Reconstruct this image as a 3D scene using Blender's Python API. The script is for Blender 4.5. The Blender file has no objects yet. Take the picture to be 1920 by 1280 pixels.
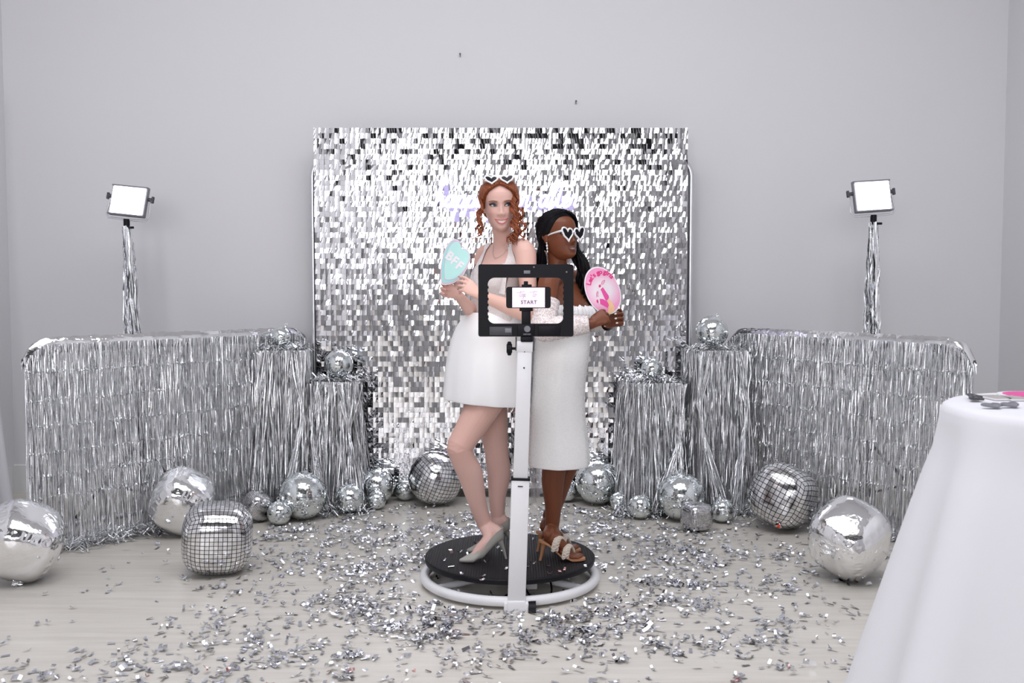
import bpy, bmesh, math, random
import numpy as np
from mathutils import Vector, Matrix, Euler
from mathutils.bvhtree import BVHTree

random.seed(7)
rng = np.random.default_rng(11)
scene = bpy.context.scene
PI = math.pi
H_CAM = 1.42
PITCH = math.atan(110 / 1866.667)
FPX = 1866.667

# ------------------------------------------------------------------ camera
cam_data = bpy.data.cameras.new('camera')
cam_data.lens = 35
cam_data.sensor_width = 36
cam_data.dof.use_dof = True
cam_data.dof.focus_distance = 5.2
cam_data.dof.aperture_fstop = 4.5
cam = bpy.data.objects.new('camera', cam_data)
cam.location = (0, 0, H_CAM)
cam.rotation_euler = (PI / 2 - PITCH, 0, 0)
scene.collection.objects.link(cam)
scene.camera = cam

# ------------------------------------------------------------------ light
scene.view_settings.view_transform = 'Standard'
scene.view_settings.look = 'None'
scene.view_settings.gamma = 1
scene.view_settings.use_curve_mapping = False
scene.view_settings.exposure = 0.06
scene.cycles.caustics_reflective = False
scene.cycles.caustics_refractive = False
scene.cycles.sample_clamp_indirect = 6
scene.cycles.adaptive_threshold = 0.03
scene.cycles.max_bounces = 6
scene.cycles.diffuse_bounces = 4
scene.cycles.glossy_bounces = 3

world = bpy.data.worlds.new('daylight')
scene.world = world
world.use_nodes = True
wb = world.node_tree.nodes['Background']
wb.inputs[0].default_value = (0.86, 0.93, 1.0, 1)
wb.inputs[1].default_value = 1.0

FRONT_Y = -4.2
ROOM_L, ROOM_R, ROOM_H = -3.36, 3.36, 4.7
# unseen windows behind the photographer, layout invented for the sequin reflections: x0, x1, z0, z1
WINDOWS = [(-3.1, -1.6, 1.55, 4.2), (-1.1, 0.4, 1.55, 4.2), (0.95, 2.35, 2.8, 4.2)]
WINDOW_POWER = 25
ADDED_SKYLIGHT = (-2.3, 2.3, 1.4, 4.6)      # unseen ceiling opening, added for top light on the floor: x0, x1, y0, y1
TOP_FILL_POWER = 9.4
for (x0, x1, z0, z1) in WINDOWS:
    ld = bpy.data.lights.new('window_daylight', 'AREA')
    ld.shape = 'RECTANGLE'
    ld.size = x1 - x0
    ld.size_y = z1 - z0
    ld.energy = WINDOW_POWER * (x1 - x0) * (z1 - z0)
    ld.color = (0.97, 0.95, 1.0)
    lo = bpy.data.objects.new('window_daylight', ld)
    lo.location = ((x0 + x1) / 2, FRONT_Y - 0.12, (z0 + z1) / 2)
    lo.rotation_euler = Vector((0, 1, 0)).to_track_quat('-Z', 'Z').to_euler()
    scene.collection.objects.link(lo)

ld = bpy.data.lights.new('added_top_light', 'AREA')  # unseen fill from above, added to brighten the floor
ld.shape = 'RECTANGLE'
ld.size = ADDED_SKYLIGHT[1] - ADDED_SKYLIGHT[0]; ld.size_y = ADDED_SKYLIGHT[3] - ADDED_SKYLIGHT[2]
ld.energy = TOP_FILL_POWER * ld.size * ld.size_y
ld.color = (0.97, 0.95, 1.0)
lo = bpy.data.objects.new('added_top_light', ld)
lo.location = ((ADDED_SKYLIGHT[0] + ADDED_SKYLIGHT[1]) / 2, (ADDED_SKYLIGHT[2] + ADDED_SKYLIGHT[3]) / 2, ROOM_H + 0.08)
scene.collection.objects.link(lo)

# ------------------------------------------------------------------ helpers
_F = Vector((0, math.cos(PITCH), -math.sin(PITCH)))
_U = Vector((0, math.sin(PITCH), math.cos(PITCH)))

def P(px, py, Y):
    """world point at depth Y seen at photograph pixel px, py"""
    d = _F + Vector((1, 0, 0)) * ((px - 960) / FPX) + _U * ((640 - py) / FPX)
    t = Y / d.y
    return Vector((0, 0, H_CAM)) + d * t

def PF(px, py, z=0.0):
    d = _F + Vector((1, 0, 0)) * ((px - 960) / FPX) + _U * ((640 - py) / FPX)
    t = (z - H_CAM) / d.z
    return Vector((0, 0, H_CAM)) + d * t

def catmull(pts, n):
    pts = [np.array(p, float) for p in pts]
    if len(pts) < 3:
        return [pts[0] + (pts[-1] - pts[0]) * i / n for i in range(n + 1)]
    out = []
    ext = [2 * pts[0] - pts[1]] + pts + [2 * pts[-1] - pts[-2]]
    for i in range(1, len(ext) - 2):
        p0, p1, p2, p3 = ext[i - 1:i + 3]
        for k in range(n):
            t = k / n
            out.append(0.5 * (2 * p1 + (p2 - p0) * t + (2 * p0 - 5 * p1 + 4 * p2 - p3) * t * t + (3 * p1 - p0 - 3 * p2 + p3) * t ** 3))
    out.append(pts[-1])
    return out

class MB:
    def __init__(self):
        self.v = []; self.f = []; self.m = []; self.uv = []
    def add(self, verts, faces, mi=0):
        b = len(self.v)
        self.v.extend([tuple(map(float, p)) for p in verts])
        for fc in faces:
            self.f.append(tuple(b + i for i in fc)); self.m.append(mi)
        return self
    def box(self, c, s, rot=None, mi=0, bevel=0.0):
        hx, hy, hz = s[0] / 2, s[1] / 2, s[2] / 2
        vs, fs = [], []
        if bevel <= 0:
            vs = [Vector((x, y, z)) for x in (-hx, hx) for y in (-hy, hy) for z in (-hz, hz)]
            fs = [(0, 1, 3, 2), (4, 6, 7, 5), (0, 4, 5, 1), (2, 3, 7, 6), (0, 2, 6, 4), (1, 5, 7, 3)]
        else:
            bm = bmesh.new()
            bmesh.ops.create_cube(bm, size=1)
            for v in bm.verts:
                v.co = Vector((v.co.x * s[0], v.co.y * s[1], v.co.z * s[2]))
            bmesh.ops.bevel(bm, geom=bm.edges[:], offset=bevel, segments=2, affect='EDGES', profile=0.5)
            bm.verts.index_update()
            vs = [v.co.copy() for v in bm.verts]
            fs = [tuple(v.index for v in f.verts) for f in bm.faces]
            bm.free()
        if rot is not None:
            vs = [rot @ v for v in vs]
        c = Vector(c)
        return self.add([v + c for v in vs], fs, mi)
    def tube(self, pts, rad, n=10, cap=True, closed=False, mi=0, ref=None, flat=1.0, hold=False):
        """round tube along points; rad a number or one per point; flat squashes along the ref normal"""
        pts = [Vector(p) for p in pts]
        m = len(pts)
        if not hasattr(rad, '__len__'):
            rad = [rad] * m
        tang = []
        for i in range(m):
            if closed:
                t = pts[(i + 1) % m] - pts[i - 1]
            else:
                t = pts[min(i + 1, m - 1)] - pts[max(i - 1, 0)]
            tang.append(t.normalized() if t.length > 1e-9 else Vector((0, 0, 1)))
        r0 = Vector(ref) if ref is not None else (Vector((0, 0, 1)) if abs(tang[0].z) < 0.9 else Vector((0, 1, 0)))
        a = (r0 - tang[0] * r0.dot(tang[0])).normalized()
        vs, fs = [], []
        for i in range(m):
            if hold: a = r0.copy()
            a = a - tang[i] * a.dot(tang[i])
            a = a.normalized() if a.length > 1e-6 else tang[i].orthogonal().normalized()
            b = tang[i].cross(a)
            for k in range(n):
                th = 2 * PI * k / n
                vs.append(pts[i] + a * (math.cos(th) * rad[i] * flat) + b * (math.sin(th) * rad[i]))
        rows = m if closed else m - 1
        for i in range(rows):
            j = (i + 1) % m
            for k in range(n):
                l = (k + 1) % n
                fs.append((i * n + k, i * n + l, j * n + l, j * n + k))
        if cap and not closed:
            fs.append(tuple(reversed(range(n))))
            fs.append(tuple((m - 1) * n + k for k in range(n)))
        return self.add(vs, fs, mi)
    def cyl(self, a, b, r, r2=None, n=20, mi=0):
        return self.tube([a, b], [r, r if r2 is None else r2], n=n, mi=mi)
    def lathe(self, prof, c=(0, 0, 0), n=32, mi=0, rot=None):
        c = Vector(c)
        vs, fs = [], []
        for (r, z) in prof:
            for k in range(n):
                th = 2 * PI * k / n
                p = Vector((r * math.cos(th), r * math.sin(th), z))
                vs.append((rot @ p if rot is not None else p) + c)
        for i in range(len(prof) - 1):
            for k in range(n):
                l = (k + 1) % n
                fs.append((i * n + k, i * n + l, (i + 1) * n + l, (i + 1) * n + k))
        if prof[0][0] > 1e-6: fs.append(tuple(reversed(range(n))))
        if prof[-1][0] > 1e-6: fs.append(tuple((len(prof) - 1) * n + k for k in range(n)))
        return self.add(vs, fs, mi)
    def ball(self, c, r, nu=16, nv=10, mi=0, rot=None):
        if not hasattr(r, '__len__'): r = (r, r, r)
        vs, fs = [], []
        c = Vector(c)
        for i in range(nv + 1):
            ph = PI * i / nv
            for k in range(nu):
                th = 2 * PI * k / nu
                p = Vector((r[0] * math.sin(ph) * math.cos(th), r[1] * math.sin(ph) * math.sin(th), r[2] * math.cos(ph)))
                vs.append((rot @ p if rot is not None else p) + c)
        for i in range(nv):
            for k in range(nu):
                l = (k + 1) % nu
                fs.append((i * nu + k, (i + 1) * nu + k, (i + 1) * nu + l, i * nu + l))
        return self.add(vs, fs, mi)
    def grid(self, rows, mi=0, closed=False):
        """rows: list of equally long point lists"""
        n = len(rows[0])
        vs = [p for r in rows for p in r]
        fs = []
        for i in range(len(rows) - 1):
            for k in range(n if closed else n - 1):
                l = (k + 1) % n
                fs.append((i * n + k, i * n + l, (i + 1) * n + l, (i + 1) * n + k))
        return self.add(vs, fs, mi)
    def plate(self, outline, nrm, t, mi=0):
        """flat polygon extruded by thickness t along nrm"""
        n = len(outline); nrm = Vector(nrm)
        o = [Vector(p) for p in outline]
        vs = [p + nrm * (t / 2) for p in o] + [p - nrm * (t / 2) for p in o]
        fs = [tuple(range(n)), tuple(reversed(range(n, 2 * n)))]
        fs += [(k, n + k, n + (k + 1) % n, (k + 1) % n) for k in range(n)]
        return self.add(vs, fs, mi)
    def build(self, name, mats, parent=None, origin=None, smooth=True, angle=None):
        return link_mesh(name, self.v, self.f, mats, parent, origin, smooth, self.m)

ORIGIN = {}

def link_mesh(name, v, f, mats, parent=None, origin=None, smooth=True, mi=None):
    me = bpy.data.meshes.new(name)
    if parent is not None:
        o0 = ORIGIN[parent.name]
    else:
        o0 = Vector(origin) if origin is not None else Vector((0, 0, 0))
    arr = np.array([tuple(p) for p in v], float).reshape(-1, 3) - np.array(o0)
    me.from_pydata(arr.tolist(), [], [list(x) for x in f])
    if not isinstance(mats, (list, tuple)): mats = [mats]
    for m in mats: me.materials.append(m)
    if mi is not None and len(mats) > 1:
        me.polygons.foreach_set('material_index', mi)
    if smooth:
        me.polygons.foreach_set('use_smooth', [True] * len(me.polygons))
        try:
            if smooth != 'all': me.set_sharp_from_angle(angle=math.radians(38))
        except Exception: pass
    me.update()
    ob = bpy.data.objects.new(name, me)
    scene.collection.objects.link(ob)
    if parent is not None:
        ob.parent = parent
    else:
        ob.location = o0
    ORIGIN[ob.name] = Vector(o0)
    return ob

def thing(name, loc, label, cat, group=None):
    e = bpy.data.objects.new(name, None)
    e.empty_display_size = 0.1
    e.location = Vector(loc)
    scene.collection.objects.link(e)
    ORIGIN[e.name] = Vector(loc)
    return tag(e, label, cat, group)

def tag(o, label=None, cat=None, group=None, kind=None):
    if label: o['label'] = label
    if cat: o['category'] = cat
    if group: o['group'] = group
    if kind: o['kind'] = kind
    return o

def struct(o):
    o['kind'] = 'structure'
    return o

# ------------------------------------------------------------------ materials
def mat(name, col, rough=0.5, metal=0.0, noise=None, bump=None, emit=None, spec=0.5, alpha=1.0, trans=0.0, sheen=0.0, sss=0.0, coat=0.0):
    """principled material; noise=(scale, amount) varies the colour, bump=(scale, strength, distance)"""
    m = bpy.data.materials.new(name)
    m.use_nodes = True
    nt = m.node_tree
    b = nt.nodes['Principled BSDF']
    b.inputs['Base Color'].default_value = (*col, 1)
    b.inputs['Roughness'].default_value = rough
    b.inputs['Metallic'].default_value = metal
    b.inputs['Specular IOR Level'].default_value = spec
    b.inputs['Alpha'].default_value = alpha
    b.inputs['Transmission Weight'].default_value = trans
    b.inputs['Coat Weight'].default_value = coat
    if sheen: b.inputs['Sheen Weight'].default_value = sheen
    if sss:
        b.inputs['Subsurface Weight'].default_value = sss
        b.inputs['Subsurface Radius'].default_value = (0.012, 0.005, 0.003)
        b.inputs['Subsurface Scale'].default_value = 0.6
    tc = nt.nodes.new('ShaderNodeTexCoord')
    if noise:
        nz = nt.nodes.new('ShaderNodeTexNoise'); nz.inputs['Scale'].default_value = noise[0]; nz.inputs['Detail'].default_value = 4
        nt.links.new(tc.outputs['Object'], nz.inputs['Vector'])
        mx = nt.nodes.new('ShaderNodeMix'); mx.data_type = 'RGBA'
        a = noise[1]
        mx.inputs[6].default_value = (*[c * (1 - a) for c in col], 1)
        mx.inputs[7].default_value = (*[min(1, c * (1 + a)) for c in col], 1)
        nt.links.new(nz.outputs['Fac'], mx.inputs[0])
        nt.links.new(mx.outputs[2], b.inputs['Base Color'])
    if bump:
        nb = nt.nodes.new('ShaderNodeTexNoise'); nb.inputs['Scale'].default_value = bump[0]; nb.inputs['Detail'].default_value = 3
        nt.links.new(tc.outputs['Object'], nb.inputs['Vector'])
        bp = nt.nodes.new('ShaderNodeBump'); bp.inputs['Strength'].default_value = bump[1]; bp.inputs['Distance'].default_value = bump[2]
        nt.links.new(nb.outputs['Fac'], bp.inputs['Height'])
        nt.links.new(bp.outputs[0], b.inputs['Normal'])
    if emit:
        b.inputs['Emission Color'].default_value = (*emit[0], 1)
        b.inputs['Emission Strength'].default_value = emit[1]
    return m

def nodes_of(m):
    return m.node_tree, m.node_tree.nodes['Principled BSDF']

M = {}
M['wall'] = mat('wall_paint', (0.755, 0.753, 0.77), 0.75, noise=(1.2, 0.012), bump=(90, 0.06, 0.002))
M['ceiling'] = mat('ceiling_paint', (0.78, 0.78, 0.78), 0.8, noise=(1, 0.01))
M['added_door'] = mat('added_door_paint', (0.44, 0.44, 0.45), 0.5, noise=(4, 0.03))
M['added_panelling'] = mat('added_grey_panelling', (0.46, 0.46, 0.47), 0.5, noise=(4, 0.05))
M['added_beam'] = mat('added_black_beam', (0.015, 0.015, 0.017), 0.6, noise=(5, 0.2))
M['trim'] = mat('white_trim_paint', (0.80, 0.80, 0.80), 0.4, noise=(3, 0.02))
M['winframe'] = mat('black_window_frame', (0.02, 0.02, 0.022), 0.5, noise=(5, 0.2))
M['mirror'] = mat('mirror_foil', (0.93, 0.93, 0.95), 0.03, 1.0, noise=(6, 0.03))
M['mirror_glass'] = mat('mirror_tile_glass', (0.87, 0.915, 0.92), 0.07, 0.93, noise=(40, 0.06))
M['ball_core'] = mat('mirror_ball_core', (0.35, 0.39, 0.39), 0.5, 0.4, noise=(30, 0.1))
M['foil'] = mat('silver_foil_strand', (0.90, 0.92, 0.965), 0.10, 0.96, noise=(25, 0.10))
nt, b = nodes_of(M['foil'])
tc = nt.nodes.new('ShaderNodeTexCoord'); mp = nt.nodes.new('ShaderNodeMapping'); mp.inputs['Scale'].default_value = (70, 70, 330)
nz = nt.nodes.new('ShaderNodeTexNoise'); nz.inputs['Scale'].default_value = 1.0; nz.inputs['Detail'].default_value = 2
bp = nt.nodes.new('ShaderNodeBump'); bp.inputs['Strength'].default_value = 0.5; bp.inputs['Distance'].default_value = 0.0022
nt.links.new(tc.outputs['Object'], mp.inputs[0]); nt.links.new(mp.outputs[0], nz.inputs['Vector']); nt.links.new(nz.outputs['Fac'], bp.inputs['Height']); nt.links.new(bp.outputs[0], b.inputs['Normal'])
M['foil_balloon'] = mat('silver_foil_balloon', (0.92, 0.92, 0.93), 0.11, 1.0, noise=(9, 0.03), bump=(11, 0.30, 0.025))
M['alu'] = mat('aluminium_tube', (0.78, 0.79, 0.82), 0.25, 1.0, noise=(8, 0.04))
M['white_metal'] = mat('white_powder_coat', (0.87, 0.87, 0.89), 0.35, noise=(12, 0.02))
M['black_plastic'] = mat('black_plastic', (0.006, 0.006, 0.009), 0.45, spec=0.22, noise=(20, 0.2), bump=(400, 0.1, 0.0005))
M['grey_plastic'] = mat('grey_plastic', (0.22, 0.22, 0.25), 0.45, noise=(20, 0.1))
M['dark_grey'] = mat('dark_grey_plastic', (0.06, 0.06, 0.07), 0.45, noise=(20, 0.1))
M['backing'] = mat('clear_grey_backing', (0.55, 0.55, 0.58), 0.5, noise=(8, 0.04))
M['led'] = mat('led_diffuser', (1, 1, 1), 0.5, noise=(10, 0.01), emit=((0.97, 0.98, 1.0), 14))
M['neon_halo'] = mat('violet_neon_halo', (0.6, 0.55, 0.9), 0.5, noise=(10, 0.01), emit=((0.70, 0.63, 1.0), 0.80))  # stands in for the violet halo round the neon
M['neon'] = mat('neon_tube', (1, 1, 1), 0.4, noise=(10, 0.01), emit=((0.96, 0.93, 1.0), 3.0))
M['acrylic'] = mat('clear_acrylic', (0.93, 0.94, 0.96), 0.08, 0.0, noise=(4, 0.01), alpha=0.22)
M['cloth'] = mat('white_table_cloth', (0.80, 0.80, 0.84), 0.85, noise=(4, 0.015), bump=(500, 0.08, 0.0006), sheen=0.2)
M['card_white'] = mat('white_card', (0.84, 0.82, 0.85), 0.5, noise=(20, 0.01))
M['mint'] = mat('mint_print', (0.50, 0.83, 0.79), 0.5, noise=(25, 0.03))
M['mint_dark'] = mat('deep_mint_print', (0.36, 0.74, 0.72), 0.5, noise=(25, 0.03))
M['pink_line'] = mat('pink_print', (0.86, 0.42, 0.66), 0.5, noise=(25, 0.03))
M['magenta'] = mat('magenta_print', (0.76, 0.02, 0.22), 0.5, noise=(25, 0.05))
M['hot_pink'] = mat('hot_pink_print', (0.78, 0.07, 0.34), 0.5, noise=(25, 0.1))
M['peach'] = mat('peach_print', (0.86, 0.55, 0.30), 0.5, noise=(25, 0.06))
M['red_print'] = mat('red_print', (0.80, 0.08, 0.03), 0.5, noise=(25, 0.05))
M['lens_black'] = mat('black_sunglass_lens', (0.005, 0.005, 0.009), 0.08, spec=0.2, noise=(9, 0.1))
M['white_plastic'] = mat('glossy_white_plastic', (0.85, 0.85, 0.86), 0.22, noise=(9, 0.01))
M['confetti'] = mat('silver_confetti', (0.70, 0.71, 0.76), 0.16, 1.0, noise=(60, 0.1))
M['confetti_rose'] = mat('rose_confetti', (0.62, 0.38, 0.36), 0.3, 0.9, noise=(60, 0.1))
M['nail_metal'] = mat('dark_nail', (0.10, 0.09, 0.09), 0.5, 0.6, noise=(60, 0.1))

# floor: pale grey-beige laminate, grain running across the picture
M['floor'] = mat('pale_laminate', (0.50, 0.475, 0.43), 0.38)
nt, b = nodes_of(M['floor'])
tc = nt.nodes.new('ShaderNodeTexCoord')
mp = nt.nodes.new('ShaderNodeMapping'); mp.inputs['Scale'].default_value = (0.9, 12, 1)
nz = nt.nodes.new('ShaderNodeTexNoise'); nz.inputs['Scale'].default_value = 2.2; nz.inputs['Detail'].default_value = 8; nz.inputs['Roughness'].default_value = 0.62
cr = nt.nodes.new('ShaderNodeValToRGB')
cr.color_ramp.elements[0].position = 0.30; cr.color_ramp.elements[0].color = (0.60, 0.565, 0.505, 1)
cr.color_ramp.elements[1].position = 0.72; cr.color_ramp.elements[1].color = (0.73, 0.70, 0.64, 1)
nt.links.new(tc.outputs['Object'], mp.inputs[0]); nt.links.new(mp.outputs[0], nz.inputs['Vector'])
nt.links.new(nz.outputs['Fac'], cr.inputs[0]); nt.links.new(cr.outputs[0], b.inputs['Base Color'])
bp = nt.nodes.new('ShaderNodeBump'); bp.inputs['Strength'].default_value = 0.08; bp.inputs['Distance'].default_value = 0.002
nt.links.new(nz.outputs['Fac'], bp.inputs['Height']); nt.links.new(bp.outputs[0], b.inputs['Normal'])

# foil balloon printed with a black disco grid, from the face UVs
def grid_print(name, n, w):
    m = mat(name, (0.86, 0.86, 0.88), 0.14, 1.0)
    nt, b = nodes_of(m)
    uv = nt.nodes.new('ShaderNodeUVMap')
    sep = nt.nodes.new('ShaderNodeSeparateXYZ'); nt.links.new(uv.outputs[0], sep.inputs[0])
    lines = []
    for ax in (0, 1):
        mu = nt.nodes.new('ShaderNodeMath'); mu.operation = 'MULTIPLY'; mu.inputs[1].default_value = n
        fr = nt.nodes.new('ShaderNodeMath'); fr.operation = 'FRACT'
        sb = nt.nodes.new('ShaderNodeMath'); sb.operation = 'SUBTRACT'; sb.inputs[1].default_value = 0.5
        ab = nt.nodes.new('ShaderNodeMath'); ab.operation = 'ABSOLUTE'
        gt = nt.nodes.new('ShaderNodeMath'); gt.operation = 'GREATER_THAN'; gt.inputs[1].default_value = 0.5 - w
        nt.links.new(sep.outputs[ax], mu.inputs[0])
        for p, q in ((mu, fr), (fr, sb), (sb, ab), (ab, gt)): nt.links.new(p.outputs[0], q.inputs[0])
        lines.append(gt)
    mxm = nt.nodes.new('ShaderNodeMath'); mxm.operation = 'MAXIMUM'
    nt.links.new(lines[0].outputs[0], mxm.inputs[0]); nt.links.new(lines[1].outputs[0], mxm.inputs[1])
    # each printed tile has its own grey
    vm = nt.nodes.new('ShaderNodeVectorMath'); vm.operation = 'SCALE'; vm.inputs['Scale'].default_value = n
    fl = nt.nodes.new('ShaderNodeVectorMath'); fl.operation = 'FLOOR'
    wn = nt.nodes.new('ShaderNodeTexWhiteNoise')
    nt.links.new(uv.outputs[0], vm.inputs[0]); nt.links.new(vm.outputs[0], fl.inputs[0]); nt.links.new(fl.outputs[0], wn.inputs['Vector'])
    cr = nt.nodes.new('ShaderNodeValToRGB')
    cr.color_ramp.elements[0].color = (0.66, 0.65, 0.66, 1); cr.color_ramp.elements[1].color = (0.93, 0.93, 0.95, 1)
    nt.links.new(wn.outputs[0], cr.inputs[0])
    mx = nt.nodes.new('ShaderNodeMix'); mx.data_type = 'RGBA'
    nt.links.new(mxm.outputs[0], mx.inputs[0]); nt.links.new(cr.outputs[0], mx.inputs[6]); mx.inputs[7].default_value = (0.012, 0.012, 0.015, 1)
    nt.links.new(mx.outputs[2], b.inputs['Base Color'])
    inv = nt.nodes.new('ShaderNodeMath'); inv.operation = 'SUBTRACT'; inv.inputs[0].default_value = 1
    nt.links.new(mxm.outputs[0], inv.inputs[1]); nt.links.new(inv.outputs[0], b.inputs['Metallic'])
    tc = nt.nodes.new('ShaderNodeTexCoord')
    nb = nt.nodes.new('ShaderNodeTexNoise'); nb.inputs['Scale'].default_value = 22
    bp = nt.nodes.new('ShaderNodeBump'); bp.inputs['Strength'].default_value = 0.10; bp.inputs['Distance'].default_value = 0.006
    nt.links.new(tc.outputs['Object'], nb.inputs['Vector']); nt.links.new(nb.outputs['Fac'], bp.inputs['Height']); nt.links.new(bp.outputs[0], b.inputs['Normal'])
    return m
M['disco12'] = grid_print('disco_grid_print_coarse', 13, 0.075)
M['disco10'] = grid_print('disco_grid_print_round', 10, 0.07)
M['disco14'] = grid_print('disco_grid_print_fine', 15, 0.09)

# ribbed black anti-slip mat of the turntable
M['ribbed'] = mat('ribbed_black_mat', (0.016, 0.014, 0.016), 0.6, spec=0.15, noise=(30, 0.2))
nt, b = nodes_of(M['ribbed'])
tc = nt.nodes.new('ShaderNodeTexCoord'); wv = nt.nodes.new('ShaderNodeTexWave'); wv.inputs['Scale'].default_value = 26; wv.bands_direction = 'X'
bp = nt.nodes.new('ShaderNodeBump'); bp.inputs['Strength'].default_value = 0.5; bp.inputs['Distance'].default_value = 0.003
nt.links.new(tc.outputs['Object'], wv.inputs['Vector']); nt.links.new(wv.outputs['Fac'], bp.inputs['Height']); nt.links.new(bp.outputs[0], b.inputs['Normal'])

# pink oval card: white centre fading to pink rim as printed
M['pink_card'] = mat('pink_gradient_print', (0.86, 0.42, 0.6), 0.5)
nt, b = nodes_of(M['pink_card'])
uvn = nt.nodes.new('ShaderNodeTexCoord')
ln = nt.nodes.new('ShaderNodeVectorMath'); ln.operation = 'LENGTH'
nt.links.new(uvn.outputs['Object'], ln.inputs[0])
cr = nt.nodes.new('ShaderNodeValToRGB')
cr.color_ramp.elements[0].position = 0.035; cr.color_ramp.elements[0].color = (0.82, 0.74, 0.80, 1)
cr.color_ramp.elements[1].position = 0.085; cr.color_ramp.elements[1].color = (0.83, 0.33, 0.55, 1)
nt.links.new(ln.outputs['Value'], cr.inputs[0]); nt.links.new(cr.outputs[0], b.inputs['Base Color'])
# ================================================================== the room
def quad_box(name, x0, x1, y0, y1, z0, z1, m):
    return struct(MB().box(((x0 + x1) / 2, (y0 + y1) / 2, (z0 + z1) / 2), (x1 - x0, y1 - y0, z1 - z0)).build(name, m, origin=((x0 + x1) / 2, (y0 + y1) / 2, z0), smooth=False))

BACK_L, BACK_R = 6.66, 6.86          # the back wall stands slightly askew
quad_box('floor', -3.6, 3.6, -4.5, 7.1, -0.1, 0, M['floor'])
wallb = MB()
yl, yr = BACK_L, BACK_R
wallb.add([(-3.6, yl, 0), (3.6, yr, 0), (3.6, yr, ROOM_H), (-3.6, yl, ROOM_H), (-3.6, yl + .15, 0), (3.6, yr + .15, 0), (3.6, yr + .15, ROOM_H), (-3.6, yl + .15, ROOM_H)],
          [(0, 1, 2, 3), (5, 4, 7, 6), (0, 4, 5, 1), (3, 2, 6, 7), (1, 5, 6, 2), (0, 3, 7, 4)])
struct(wallb.build('wall_back', M['wall'], origin=(0, 6.7, 0), smooth=False))
quad_box('wall_left', ROOM_L - .15, ROOM_L, FRONT_Y, 6.68, 0, ROOM_H, M['wall'])
quad_box('wall_right', ROOM_R, ROOM_R + .15, FRONT_Y, 6.86, 0, ROOM_H, M['wall'])
sx0, sx1, sy0, sy1 = ADDED_SKYLIGHT
cg = MB()
for (x0, x1, y0, y1) in ((-3.6, 3.6, -4.5, sy0), (-3.6, 3.6, sy1, 7.1), (-3.6, sx0, sy0, sy1), (sx1, 3.6, sy0, sy1)):
    cg.box(((x0 + x1) / 2, (y0 + y1) / 2, ROOM_H + .05), (x1 - x0, y1 - y0, .1))
struct(cg.build('ceiling', M['ceiling'], origin=(0, 1.3, ROOM_H), smooth=False))
wk = MB()
for k in range(5): wk.box((sx0 + (sx1 - sx0) * k / 4, (sy0 + sy1) / 2, ROOM_H + .03), (.05, sy1 - sy0, .05))
for k in range(3): wk.box(((sx0 + sx1) / 2, sy0 + (sy1 - sy0) * k / 2, ROOM_H + .03), (sx1 - sx0, .05, .05))
struct(wk.build('window_4', M['winframe'], origin=(0, 3, ROOM_H), smooth=False))  # glazing bars of the added ceiling opening, out of view
# wall behind the photographer, built around the window openings
wf = MB()
def wslab(x0, x1, z0, z1):
    wf.box(((x0 + x1) / 2, FRONT_Y, (z0 + z1) / 2), (x1 - x0, .2, z1 - z0))
xs = [ROOM_L] + [v for w in WINDOWS for v in w[:2]] + [ROOM_R]
for i in range(0, len(xs), 2): wslab(xs[i], xs[i + 1], 0, ROOM_H)
for (x0, x1, z0, z1) in WINDOWS:
    wslab(x0, x1, 0, z0); wslab(x0, x1, z1, ROOM_H)
struct(wf.build('wall_front', M['wall'], origin=(0, FRONT_Y, 0), smooth=False))
for i, (x0, x1, z0, z1) in enumerate(WINDOWS):
    w = MB(); t = .09
    zc, xc = (z0 + z1) / 2, (x0 + x1) / 2
    for x in (x0 + t / 2, x1 - t / 2, xc): w.box((x, FRONT_Y, zc), (t, .08, z1 - z0))
    for z in [z0 + t / 2, z1 - t / 2] + [z0 + (z1 - z0) * k / 3 for k in (1, 2)]: w.box((xc, FRONT_Y, z), (x1 - x0, .08, t * .8))
    struct(w.build('window_%d' % (i + 1), M['winframe'], origin=(xc, FRONT_Y, z0), smooth=False))
# unseen beams behind the photographer, added as dark shapes for the sequins to mirror
for i, y in enumerate((-3.3, -2.1, -0.9, 0.3)):
    quad_box('trim_%d' % (i + 1), ROOM_L, ROOM_R, y - .17, y + .17, ROOM_H - .42, ROOM_H, M['added_beam'])
quad_box('trim_5', ROOM_L, 1.40, FRONT_Y + .1, FRONT_Y + .125, 0, 1.15, M['added_panelling'])  # added unseen boards, to grey the reflections in foil and sequins
quad_box('trim_6', 2.45, ROOM_R, FRONT_Y + .1, FRONT_Y + .125, 0, 1.15, M['added_panelling'])
quad_box('trim_7', ROOM_L, ROOM_L + .02, FRONT_Y + .13, -.6, 0, 1.15, M['added_panelling'])
quad_box('trim_8', ROOM_R - .02, ROOM_R, FRONT_Y + .13, -.6, 0, 1.15, M['added_panelling'])
quad_box('added_door_1', 1.45, 2.4, FRONT_Y + .1, FRONT_Y + .15, 0, 2.15, M['added_door'])  # added unseen, something plausible for the mirrored surfaces to reflect
# skirting boards
bb = MB()
s = (yr - yl) / 7.2
for (x0, x1) in ((ROOM_L, ROOM_R),):
    ya, yb = yl + (x0 + 3.6) * s, yl + (x1 + 3.6) * s
    bb.add([(x0, ya - .014, 0), (x1, yb - .014, 0), (x1, yb - .014, .19), (x0, ya - .014, .19), (x1, yb, .197), (x0, ya, .197)], [(0, 1, 2, 3), (3, 2, 4, 5)])
struct(bb.build('baseboard_back', M['trim'], origin=(0, 6.7, 0), smooth=False))
quad_box('baseboard_left', ROOM_L, ROOM_L + .014, -.6, 6.6, 0, .19, M['trim'])
quad_box('baseboard_right', ROOM_R - .014, ROOM_R, -.6, 6.78, 0, .19, M['trim'])

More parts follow.
